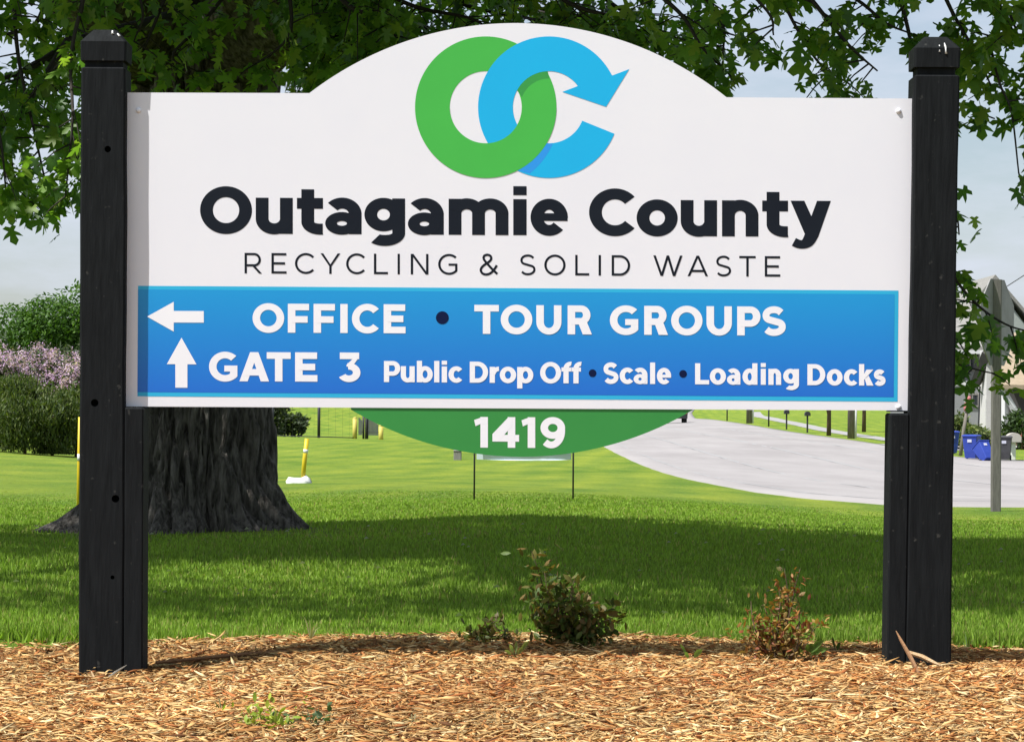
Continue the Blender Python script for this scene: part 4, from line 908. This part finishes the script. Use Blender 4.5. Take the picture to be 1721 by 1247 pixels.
pts_f = lo + [(p[0], p[1], .97) for p in reversed(lo)]
sh.prism([(p[0], p[1] + .006, p[2]) for p in pts_f], pts_f); sh.build('banner', mat('banner_white', (0.66, 0.76, 0.82), .6, (0.7, .78, .83), 3), ys_)
MB().box((-hw + .05, -.017, zb + .06), (hw - .05, -.0135, zb + .16)).build('banner_print', mat('banner_blue', (0.05, 0.30, 0.62), .6, (0.06, .32, .6), 5), ys_)
b = G(769.5, 95); sp = empty('utility_stub', b); tag(sp, 'short grey square utility stub on the lawn left of the banner', 'utility post')
MB().box((-.13, -.13, -.1), (.13, .13, .30), .02).build('body', m_grey, sp); MB().prism([(-.15, -.15, .30), (.15, -.15, .30), (.15, .15, .30), (-.15, .15, .30)], [(-.09, -.09, .36), (.09, -.09, .36), (.09, .09, .36), (-.09, .09, .36)]).build('cap', m_grey, sp)

# ------------------------------------------------------------------ black fence, gate, bollards
DFc = 165; scf = DFc / F
b = G(545, DFc); fe = empty('chain_fence', b); tag(fe, 'black open wire fence with slim posts along the lawn before the green mound', 'fence')
def fx_(px): return G(px, DFc) - b
fpx = [300, 379, 458, 536]
for px in fpx:
    q = fx_(px); MB().tube([q + (0, 0, -.3), q + (0, 0, 2.4)], .085, 8).build('fence_post', m_dark, fe, True)
for hh in (2.38, .06):
    MB().tube([fx_(px) + (0, -.09, hh) for px in fpx + [600]], .03, 6).build('rail', m_dark, fe, True)
wm = MB()
for k in range(26):
    t = k / 25; a = fx_(300 + (600 - 300) * t); wm.tube([a + (0, -.03, .06), a + (0, -.03, 2.38)], .004, 3)
wm.build('wire_mesh', m_dark, fe)['kind'] = 'stuff'
b = G(618, DFc); ga_ = empty('slatted_gate', b); tag(ga_, 'dark slatted gate standing open between two yellow bollards', 'gate')
for px, h_, r_ in ((611, 1.35, .06), (616.5, 1.62, .10)):
    q = G(px, DFc) - b; MB().tube([q + (0, 0, -.3), q + (0, 0, h_ + .2)], r_, 8).build('gate_post', m_dark, ga_, True)
q0, q1 = G(618.5, DFc) - b, G(636, DFc - 6) - b; q2_ = G(602.5, DFc + 4) - b; q3 = G(609, DFc + .5) - b
m_slat = mat('dark_slats', (0.03, 0.036, 0.042), .6, (0.05, .055, .06), 6)
for A_, B_, n_ in ((q0, q1, 8), (q2_, q3, 4)):
    for k in range(n_):
        c0 = A_ + (B_ - A_) * (k + .06) / n_; c1 = A_ + (B_ - A_) * (k + .94) / n_; top = 1.25 - .06 * k
        MB().prism([c0 + (0, 0, .22), c1 + (0, 0, .22), c1 + (0, .05, .22), c0 + (0, .05, .22)], [c0 + (0, 0, top), c1 + (0, 0, top), c1 + (0, .05, top), c0 + (0, .05, top)]).build('slat', m_slat, ga_)
    MB().tube([A_ + (0, .08, .4), B_ + (0, .08, .4)], .03, 6).build('gate_rail', m_dark, ga_)
m_bol = mat('bollard_yellow', (0.55, 0.46, 0.10), .6, (0.48, .40, .09), 6)
for px, D_, h_, lab in ((596.5, DFc, 1.15, 'taller yellow bollard at the far side of the dark gate'), (640.5, DFc - 8, .72, 'shorter yellow bollard at the near end of the dark gate')):
    q = G(px, D_); bo = empty('bollard', q); tag(bo, lab, 'bollard', 'yellow bollards at the gate')
    MB().tube([(0, 0, -.2), (0, 0, h_)], .13, 14).build('shaft', m_bol, bo, True); MB().loft([[(r_ * math.cos(t), r_ * math.sin(t), z) for t in np.linspace(0, 2 * math.pi, 14, endpoint=False)] for r_, z in ((.13, h_), (.11, h_ + .06), (.05, h_ + .09))]).build('cap', m_bol, bo, True)

# ------------------------------------------------------------------ shrubs and trees on the left
def blob_pts(n, rx, ry, rz, lumps=14, shell=.55):
    c = rng.normal(0, 1, (lumps, 3)); c /= np.linalg.norm(c, axis=1)[:, None]; c *= rng.uniform(.45, .8, (lumps, 1)); r_ = rng.uniform(.28, .48, lumps)
    k = rng.integers(0, lumps, n); d = rng.normal(0, 1, (n, 3)); d /= np.linalg.norm(d, axis=1)[:, None]
    return (c[k] + d * (r_[k] * rng.uniform(shell, 1.05, n))[:, None]) * np.array([rx, ry, rz])
def plant(name, label, base, h0, rx, ry, rz, n, lsize, pal, cat, upw=None, sd=.6, lumps=16, group=None, trunk_r=.08, shape=None):
    root = empty(name, base); tag(root, label, cat, group)
    q = blob_pts(n, rx, ry, rz, lumps) + np.array([0, 0, h0]); q[:, 2] = np.maximum(q[:, 2], .05)
    sh_ = np.array(pcol(pal, n))
    scatter('crown', q, lsize * rng.uniform(.7, 1.3, n), sh_, root, m_foliage, upw=upw, sd=sd, shape=shape)
    m = MB()
    m.tube([(0, 0, -.2), (0.02, 0, h0 * .5), (0, 0.02, h0)], [trunk_r, trunk_r * .8, trunk_r * .4], 8)
    for i in range(7):
        m.tube([(0, 0, h0 * .35), q[i] * .5 + np.array([0, 0, h0 * .4]), q[i]], [trunk_r * .4, trunk_r * .25, trunk_r * .1], 5)
    m.build('trunk', m_stem, root, True)
    return root, q
needle = (np.array([(0, .10, 0), (0, -.10, 0), (.5, .13, .02), (.5, -.13, .02), (1, 0, 0)], float), np.array([(0, 1, 3), (0, 3, 2), (2, 3, 4)]))
JG = [(0.075, 0.110, 0.024), (0.050, 0.080, 0.020), (0.100, 0.125, 0.028)]
for px, D_, h_, r_, lab in ((-10, 78, 1.75, 1.0, 'dark green juniper at the end of the hedge, by the open lawn'), (42, 76.5, 1.95, 1.0, 'tall dark green juniper in the middle of the hedge below the lilac'), (88, 77, 1.75, .85, 'rounded dark green juniper beside the yellow stake'), (128, 78.5, 1.7, .9, 'dark green juniper half hidden by the timber post')):
    b = G(px, D_); plant('juniper_shrub', lab, b, h_ * .52, r_ * 1.15, r_, h_ * .56, 9000, .115, JG, 'shrub', upw=1.0, sd=.35, lumps=22, group='junipers in the hedge', trunk_r=.05, shape=needle)
LG = [(0.05, 0.085, 0.02), (0.04, 0.07, 0.02)]
LIL = [(0.50, 0.33, 0.52), (0.58, 0.42, 0.58), (0.42, 0.26, 0.46), (0.62, 0.49, 0.61)]
for px, D_, h_, lab in ((5, 88, 2.75, 'lilac bush in pale purple bloom behind the hedge, at the lawn side'), (75, 89, 2.95, 'lilac bush in full pale purple bloom behind the tall juniper'), (140, 88, 2.8, 'lilac bush in bloom partly hidden by the timber post')):
    b = G(px, D_); root, q = plant('lilac_bush', lab, b, h_ * .55, 1.35, 1.1, h_ * .50, 3500, .15, LG, 'bush', lumps=20, group='lilacs behind the hedge', trunk_r=.05)
    top = q[(q[:, 2] > h_ * .42)]; fl_ = (top[rng.choice(len(top), 560)] - (0, 0, h_ * .5)) * 1.10 + (0, 0, h_ * .5)
    pts_ = (fl_[:, None] + rng.normal(0, 1, (560, 22, 3)) * np.array([.06, .06, .10])).reshape(-1, 3)
    o = scatter('blossoms', pts_, rng.uniform(.05, .09, len(pts_)), np.repeat(pcol(LIL, 560, .2), 22, 0), root, m_foliage)
TG = [(0.055, 0.12, 0.018), (0.075, 0.145, 0.02), (0.045, 0.10, 0.018)]
plant('round_tree', 'bright green rounded tree rising behind the lilacs', G(105, 125), 4.3, 3.6, 3.2, 2.5, 26000, .19, TG, 'tree', lumps=30, trunk_r=.18)
EG = [(0.032, 0.055, 0.022), (0.045, 0.07, 0.025), (0.06, 0.07, 0.03)]
for px, D_, lab, h_ in ((-20, 104, 'dark evergreen in front of the bright tree, behind the lilac by the lawn', 3.9), (60, 106, 'dark olive evergreen between bright tree and blooming lilacs', 3.7), (135, 104, 'dark evergreen behind the lilacs next to the timber post', 3.9)):
    plant('evergreen_tree', lab, G(px, D_), h_ * .55, 1.7, 1.4, h_ * .5, 6500, .22, EG, 'tree', upw=.5, sd=.6, lumps=24, group='dark evergreens behind the lilacs', trunk_r=.1, shape=needle)
for px, D_, h_, r_, lab in ((448, 175, 2.6, 1.6, 'dark shrub behind the black fence, next to the maple trunk'), (478, 182, 1.5, 1.5, 'low dark shrub behind the black fence at the foot of the mound')):
    plant('fence_shrub', lab, G(px, D_), h_ * .5, r_, r_, h_ * .55, 2500, .3, [(0.04, .06, .025), (.055, .07, .03)], 'shrub', lumps=14)

# ------------------------------------------------------------------ street furniture on the right
oct_ = [(math.cos(R(22.5 + 45 * k)), math.sin(R(22.5 + 45 * k))) for k in range(8)]
b = G(1674, 34.5); stp = empty('stop_sign', b); tag(stp, 'octagonal road sign seen from behind on a weathered grey post', 'road sign')
sc_ = 34.5 / F; H_ = (860 - 468) * sc_
MB().box((-.056, -.05, -.3), (.056, .05, H_ - .02), .012).build('post', mat('grey_wood_post', (0.105, 0.098, 0.088), .8, (0.15, .14, .125), 12, (4, 4, .5), .003, 20), stp)
yaw_ = R(58); r_ = .56; zc_ = H_ - .53
ca, sa = math.cos(yaw_), math.sin(yaw_)
f0 = [(x * r_ * ca + .02, .075 + x * r_ * sa * 1.0 + (.0), zc_ + y * r_) for x, y in oct_]
offx, offy = -sa * .006, ca * .006
off = .055 + r_ * sa
pv = [(p[0], p[1] - .0 , p[2]) for p in f0]
face = MB(); face.prism([(p[0] + offx, p[1] + offy, p[2]) for p in pv], [(p[0] - offx, p[1] - offy, p[2]) for p in pv])
face.build('sign_plate', mat('aluminium_back', (0.20, 0.195, 0.19), .55, (0.26, .255, .25), 4, metal=.2), stp)
for z_ in (zc_ - .25, zc_ + .25): MB().tube([(-.062, 0, z_), (-.05, 0, z_)], .016, 8).build('bolt', m_grey, stp)

m_blue = mat('blue_bin_plastic', (0.022, 0.050, 0.30), .5, (0.03, .06, .33), 5); m_gbin = mat('charcoal_bin_plastic', (0.05, 0.05, 0.053), .55, (0.065, .065, .07), 5); m_tyre = mat('black_rubber', (0.012, 0.012, 0.013), .8, (0.02, .02, .02), 9)
m_logo = mat('bin_stamp', (0.45, 0.47, 0.55), .6, (0.5, .5, .58), 9)
def bin_(px, D_, rz, m, lab, tilt=0.0, scale=1.0):
    q = G(px, D_); q[2] += .05; t = empty('wheelie_bin', q, rz); tag(t, lab, 'bin', 'wheeled bins at the kerb'); t.rotation_euler = (tilt, 0, rz); t.scale = [scale] * 3
    def sec(z, w, d): return [(-w, -d, z), (w, -d, z), (w + .02, -d + .04, z), (w + .02, d, z), (-w - .02, d, z), (-w - .02, -d + .04, z)]
    MB().loft([sec(.02, .21, .20), sec(.30, .24, .25), sec(.80, .28, .31), sec(.92, .29, .33)]).build('body', m, t)
    lid = MB(); lid.loft([sec(.925, .315, .36), sec(.96, .315, .36), sec(1.0, .24, .27)]); lid.build('lid', m, t)
    MB().tube([(-.2, .36, .90), (-.2, .43, .93), (.2, .43, .93), (.2, .36, .90)], .018, 6).build('handle', m, t)
    for s_ in (-1, 1): MB().tube([(s_ * .22, .24, .10), (s_ * .285, .24, .10)], .11, 12).build('wheel', m_tyre, t)
    MB().box((-.09, -.32, .68), (.09, -.285, .80)).build('stamp', m_logo, t)
    return t
bin_(1633, 120, R(-25), m_blue, 'upright blue recycling bin standing alone at the kerb by the leaning post', scale=1.0)
bin_(1598, 128, R(10), m_blue, 'blue recycling bin mostly hidden by the timber post', scale=1.0)
bin_(1661, 118, R(30), m_blue, 'lower blue bin tipped over against the charcoal bin', tilt=R(-38), scale=.85)
bin_(1688, 119, R(-12), m_gbin, 'charcoal rubbish bin beside the pale mailbox', scale=1.0)
m_mail = mat('mailbox_beige', (0.40, 0.38, 0.33), .6, (0.45, .42, .37), 6); m_flag = mat('mailbox_red', (0.35, 0.04, 0.03), .5, (.4, .05, .04), 6)
def mailbox(px, D_, lab, m_box, m_pole, w=.32, h_=1.05, pole=.05, flag=True):
    q = G(px, D_); t = empty('mailbox', q); tag(t, lab, 'mailbox', 'mailboxes along the street')
    MB().box((-pole, -pole, -.2), (pole, pole, h_), pole * .3).build('post', m_pole, t)
    hw_ = w / 2; prof = [(-hw_, h_), (hw_, h_), (hw_, h_ + .16)] + [(hw_ * math.cos(a), h_ + .16 + hw_ * .8 * math.sin(a)) for a in np.linspace(.3, math.pi - .3, 7)] + [(-hw_, h_ + .16)]
    bx = MB(); bx.prism([(x, -.28, z) for x, z in prof], [(x, .28, z) for x, z in prof]); bo_ = bx.build('box', m_box, t)
    dx = MB(); dx.prism([(x * .9, -.30, h_ + .02 + (z - h_) * .9) for x, z in prof], [(x * .9, -.281, h_ + .02 + (z - h_) * .9) for x, z in prof]); dx.build('door', m_box, bo_)
    if flag: MB().box((hw_ + .001, -.1, h_ + .1), (hw_ + .02, .02, h_ + .32)).build('flag', m_flag, bo_)
    return t
mailbox(1703, 121, 'pale beige mailbox on a white post beside the charcoal bin', m_mail, m_wht, .62, .74, .10)
for px, D_, lab in ((1322, 204, 'dark mailbox on a thin post, farther along the verge'), (1357, 190, 'dark mailbox on a thin post before the young street tree')):
    mailbox(px, D_, lab, m_dark, m_dark, .36, 1.1, .055, False)
# poles
m_pole = mat('utility_pole_wood', (0.13, 0.115, 0.095), .9, (0.20, .18, .155), 5, (3, 3, .3), .01, 8)
for px, D_, r_, lab in ((1259, 237, .24, 'brown utility pole on the verge beside the sidewalk, far along the street'), (1430, 165.6, .20, 'brown utility pole with pale conduit at the driveway corner')):
    q = G(px, D_); t = empty('utility_pole', q); tag(t, lab, 'pole', 'utility poles along the street')
    MB().tube([(0, 0, -.4), (.02, 0, 4.5), (.03, 0, 9.0)], [r_, r_ * .88, r_ * .75], 12).build('pole', m_pole, t, True); MB().box((-1.1, -.08 - r_, 8.3), (1.1, -r_, 8.45)).build('crossarm', m_pole, t)
    MB().tube([(r_ * 1.02 + .06, -.02, -.3), (r_ + .09, -.02, 2.6)], .075, 8).build('conduit', m_wht, t, True)
for px, D_, lab in ((1222, 261, 'slim dark sign post on the verge near the parked truck'), (1292, 218, 'slim dark sign post on the verge between pole and mailbox')):
    q = G(px, D_); t = empty('sign_post', q); tag(t, lab, 'post', 'slim sign posts on the verge')
    MB().tube([(0, 0, -.3), (0, 0, 2.5)], .06, 8).build('post', m_dark, t, True); MB().box((-.25, -.09, 1.9), (.25, -.065, 2.5)).build('plate', m_grey, t)
for px, D_, h_, lab in ((1393, 177, 4.2, 'young street tree with slim pale trunk on the verge'), (1452, 196, 5.0, 'street tree on the lawn behind the sidewalk casting a dark shade')):
    plant('street_tree', lab, G(px, D_), h_ * .75, 1.4 if px < 1400 else 2.2, 1.4, 1.3, 2500, .28, TG, 'tree', lumps=14, trunk_r=.15, group='street trees')
# leaning post with a red marker
q = G(1613, 126); t = empty('leaning_post', q); tag(t, 'leaning brown wooden post topped by a small red and white marker', 'post')
MB().tube([(0, 0, -.3), (.16, 0, 1.0), (.32, 0, 2.0)], [.085, .08, .07], 8).build('shaft', m_pole, t, True)
m_red = mat('faded_red', (0.42, 0.10, 0.10), .6, (0.50, .20, .19), 8)
for z0, z1, r_ in ((1.95, 2.35, .17), (2.40, 2.62, .13)): MB().tube([(.315 + (z0 - 2) * .1, 0, z0), (.335 + (z0 - 2) * .1, 0, (z0 + z1) / 2), (.35 + (z0 - 2) * .1, 0, z1)], [r_ * .8, r_, r_ * .7], 10).build('marker', m_red, t, True)
MB().tube([(.345, 0, 2.34), (.352, 0, 2.41)], .15, 10).build('white_band', m_wht, t, True)

# ------------------------------------------------------------------ dark truck on the street
q = G(1136, 250); t = empty('parked_truck', q); tag(t, 'dark truck seen from behind far down the street', 'truck')
m_tr = mat('dark_truck_paint', (0.02, 0.022, 0.024), .35, (0.03, .032, .035), 3, spec=.5); m_glass = mat('dark_glass', (0.015, 0.02, 0.025), .1, (0.02, .025, .03), 3, spec=.6)
pr_ = [(-1.0, .55), (1.0, .55), (1.04, 1.0), (1.0, 1.25), (.80, 1.95), (-.80, 1.95), (-1.0, 1.25), (-1.04, 1.0)]
bd = MB(); bd.loft([[(x, y, z if z < 1.3 or not lowr else 1.25 + (z - 1.25) * .05) for x, z in pr_] for y, lowr in ((0, False), (2.8, False), (3.3, True), (4.6, True))]); bd.build('body', m_tr, t)
MB().add([(-.72, -.006, 1.38), (.72, -.006, 1.38), (.62, -.006, 1.86), (-.62, -.006, 1.86)], [(0, 1, 2, 3)]).build('rear_window', m_glass, t)
MB().box((-1.0, -.14, .45), (1.0, -.002, .66), .03).build('bumper', m_dark, t)
for s_ in (-1, 1):
    MB().box((s_ * .86 - .1, -.02, .85), (s_ * .86 + .1, .02, 1.2)).build('tail_light', m_flag, t)
    for y in (.8, 3.7):
        w = MB().tube([(s_ * .72, y, .37), (s_ * .98, y, .37)], .37, 16).build('wheel', m_tyre, t); 
        MB().tube([(s_ * .981, y, .37), (s_ * .99, y, .37)], .2, 12).build('rim', m_grey, w)

# ------------------------------------------------------------------ houses across the street
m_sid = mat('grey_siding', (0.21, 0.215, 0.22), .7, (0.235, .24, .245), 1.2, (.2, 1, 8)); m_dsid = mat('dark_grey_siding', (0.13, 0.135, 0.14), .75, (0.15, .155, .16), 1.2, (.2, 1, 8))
m_wsid = mat('white_siding', (0.52, 0.51, 0.50), .7, (0.56, .55, .53), 1.5, (.2, 1, 8)); m_trim = mat('white_trim', (0.55, 0.55, 0.54), .6, (0.6, .6, .59), 3)
m_shg = mat('grey_shingle', (0.20, 0.195, 0.18), .9, (0.25, .24, .22), 2.5, (1, 1, 3), .02, 12); m_tan = mat('tan_shingle', (0.28, 0.22, 0.145), .9, (0.33, .26, .18), 2.5, (1, 1, 3), .02, 12)
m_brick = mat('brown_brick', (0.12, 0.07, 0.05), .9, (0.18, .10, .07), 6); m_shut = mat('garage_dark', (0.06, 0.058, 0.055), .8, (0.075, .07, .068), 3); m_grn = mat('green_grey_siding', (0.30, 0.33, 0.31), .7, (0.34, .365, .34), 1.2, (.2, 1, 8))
DH = 150.0
hb = G(1630, DH); ho = empty('grey_house', hb); tag(ho, 'two storey grey house with steep green grey gable and white trim', 'house')
def hp(px, row, D=DH): return P(px, row, D) - hb
def wallbox(name, px0, r0, px1, r1, D0, dep, m, par, zlow=None):
    a, b_ = hp(px0, r1, D0), hp(px1, r0, D0); z0 = zlow if zlow is not None else a[2]
    return MB().box((a[0], a[1], z0), (b_[0], a[1] + dep, b_[2])).build(name, m, par)
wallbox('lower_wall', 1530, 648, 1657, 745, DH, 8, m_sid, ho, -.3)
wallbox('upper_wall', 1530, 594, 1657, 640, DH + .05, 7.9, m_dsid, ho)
wallbox('trim_board', 1529, 640.2, 1658, 648, DH - .06, 8.1, m_trim, ho)
wallbox('fascia', 1525, 588.5, 1657, 594, DH - .5, .14, m_trim, ho)
a0, a1 = hp(1525, 588.5, DH - .45), hp(1657, 588.5, DH - .45); rz_ = hp(1525, 520, DH + 4.5)[2]
MB().prism([(a0[0], a0[1], a0[2]), (a1[0], a0[1], a0[2]), (a1[0], a0[1] + 5, rz_), (a0[0], a0[1] + 5, rz_)], [(a0[0], a0[1], a0[2] + .2), (a1[0], a0[1], a0[2] + .2), (a1[0], a0[1] + 5, rz_ + .2), (a0[0], a0[1] + 5, rz_ + .2)]).build('front_roof', m_shg, ho)
def window(px0, r0, px1, r1, D0, par, split=True):
    a, b_ = hp(px0, r1, D0), hp(px1, r0, D0); fr = MB(); w = .09
    for (x0, z0, x1, z1) in ((a[0], a[2], b_[0], a[2] + w), (a[0], b_[2] - w, b_[0], b_[2]), (a[0], a[2] + w, a[0] + w, b_[2] - w), (b_[0] - w, a[2] + w, b_[0], b_[2] - w)): fr.box((x0, a[1] - .06, z0), (x1, a[1] + .02, z1))
    if split: xm = a[0] + (b_[0] - a[0]) * .4; fr.box((xm - .03, a[1] - .05, a[2] + w), (xm + .03, a[1] + .02, b_[2] - w))
    f = fr.build('window', m_trim if False else m_grey, par); MB().box((a[0] + w, a[1] - .03, a[2] + w), (b_[0] - w, a[1] - .012, b_[2] - w)).build('pane', m_glass, f); return f
window(1617, 599, 1650, 623, DH, ho); window(1626, 661, 1646, 684, DH - .02, ho)
# tall gable behind
pk, gl, gr = hp(1671, 466, DH + 5), hp(1588, 566, DH + 5), hp(1756, 566, DH + 5)
gb = MB(); g_pts = [(gl[0] + .5, gl[1], -.3), (gr[0] - .5, gl[1], -.3), (gr[0] - .5, gl[1], gr[2] - .1), (pk[0], gl[1], pk[2] - .3), (gl[0] + .5, gl[1], gl[2] - .1)]
gb.prism(g_pts, [(x, y + 8, z) for x, y, z in g_pts]); gb.build('gable_wall', m_grn, ho)
for e in (gl, gr):
    s_ = -1 if e is gl else 1
    MB().prism([(e[0], e[1] - .4, e[2] - .12), (pk[0], e[1] - .4, pk[2] - .12), (pk[0], e[1] + 8.4, pk[2] - .12), (e[0], e[1] + 8.4, e[2] - .12)], [(e[0], e[1] - .4, e[2] + .12), (pk[0], e[1] - .4, pk[2] + .12), (pk[0], e[1] + 8.4, pk[2] + .12), (e[0], e[1] + 8.4, e[2] + .12)]).build('roof_slope', m_shg, ho)
wallbox('side_wall', 1657.5, 590, 1692, 745, DH - 2.5, 7, m_wsid, ho, -.3)
d0, d1 = hp(1660, 592, DH - 2.7), hp(1640, 645, DH - 1.2)
MB().tube([d0, d1], .32, 4).build('roof_edge', m_shut, ho)  # roof edge in shade, the shade put into its dark colour
MB().tube([hp(1647, 650, DH - 2.6), hp(1644, 735, DH - 2.6)], .045, 6).build('downpipe', m_dark, ho)
hb2 = G(1720, 143); h2 = empty('tan_roofed_house', hb2); tag(h2, 'low house with tan shingle roof and open dark porch beside the grey house', 'house')
hb = hb2
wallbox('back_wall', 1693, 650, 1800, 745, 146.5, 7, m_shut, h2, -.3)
e0, e1 = hp(1681, 654, 143), hp(1810, 654, 143); rz2 = hp(1681, 566, 149)[2]; xl = hp(1692, 566, 149)[0]
MB().prism([(e0[0], e0[1], e0[2]), (e1[0], e0[1], e0[2]), (e1[0], e0[1] + 6, rz2), (xl - .4, e0[1] + 6, rz2)], [(e0[0], e0[1], e0[2] + .22), (e1[0], e0[1], e0[2] + .22), (e1[0], e0[1] + 6, rz2 + .22), (xl - .4, e0[1] + 6, rz2 + .22)]).build('roof', m_tan, h2)
wallbox('brick_wall', 1693, 702, 1790, 745, 143.6, .4, m_brick, h2, -.3)
MB().tube([hp(1686, 656, 143.3), hp(1712, 702, 143.3)], .17, 4).build('porch_brace', m_trim, h2)
MB().tube([hp(1687.5, 650, 143.5), hp(1687.5, 740, 143.5)], .22, 4).build('porch_post', m_trim, h2)
for px, D_, h_, r_, lab in ((1617, 143, 1.6, 1.5, 'yellow green round shrub against the grey house'), (1650, 141, 1.0, 1.7, 'low yellow green shrub before the white house wall'), (1718, 138, 2.0, 1.1, 'dark green shrub before the brick porch wall')):
    plant('house_shrub', lab, G(px, D_), h_ * .5, r_, r_, h_ * .55, 1800, .22, [(0.12, .15, .03), (.09, .12, .03), (.05, .085, .02)] if px < 1700 else [(0.04, .07, .02)], 'shrub', lumps=14)
# overhead wire from the gable to a pole outside the frame
MB(origin=hp(0, 0, 1) * 0).tube([P(1693, 481, 148.5), P(1721, 463, 142), P(1900, 372, 118)], .025, 5).build('overhead_wire', m_dark)
wire = bpy.data.objects['overhead_wire']; tag(wire, 'thin overhead service wire running up from the steep gable', 'wire')
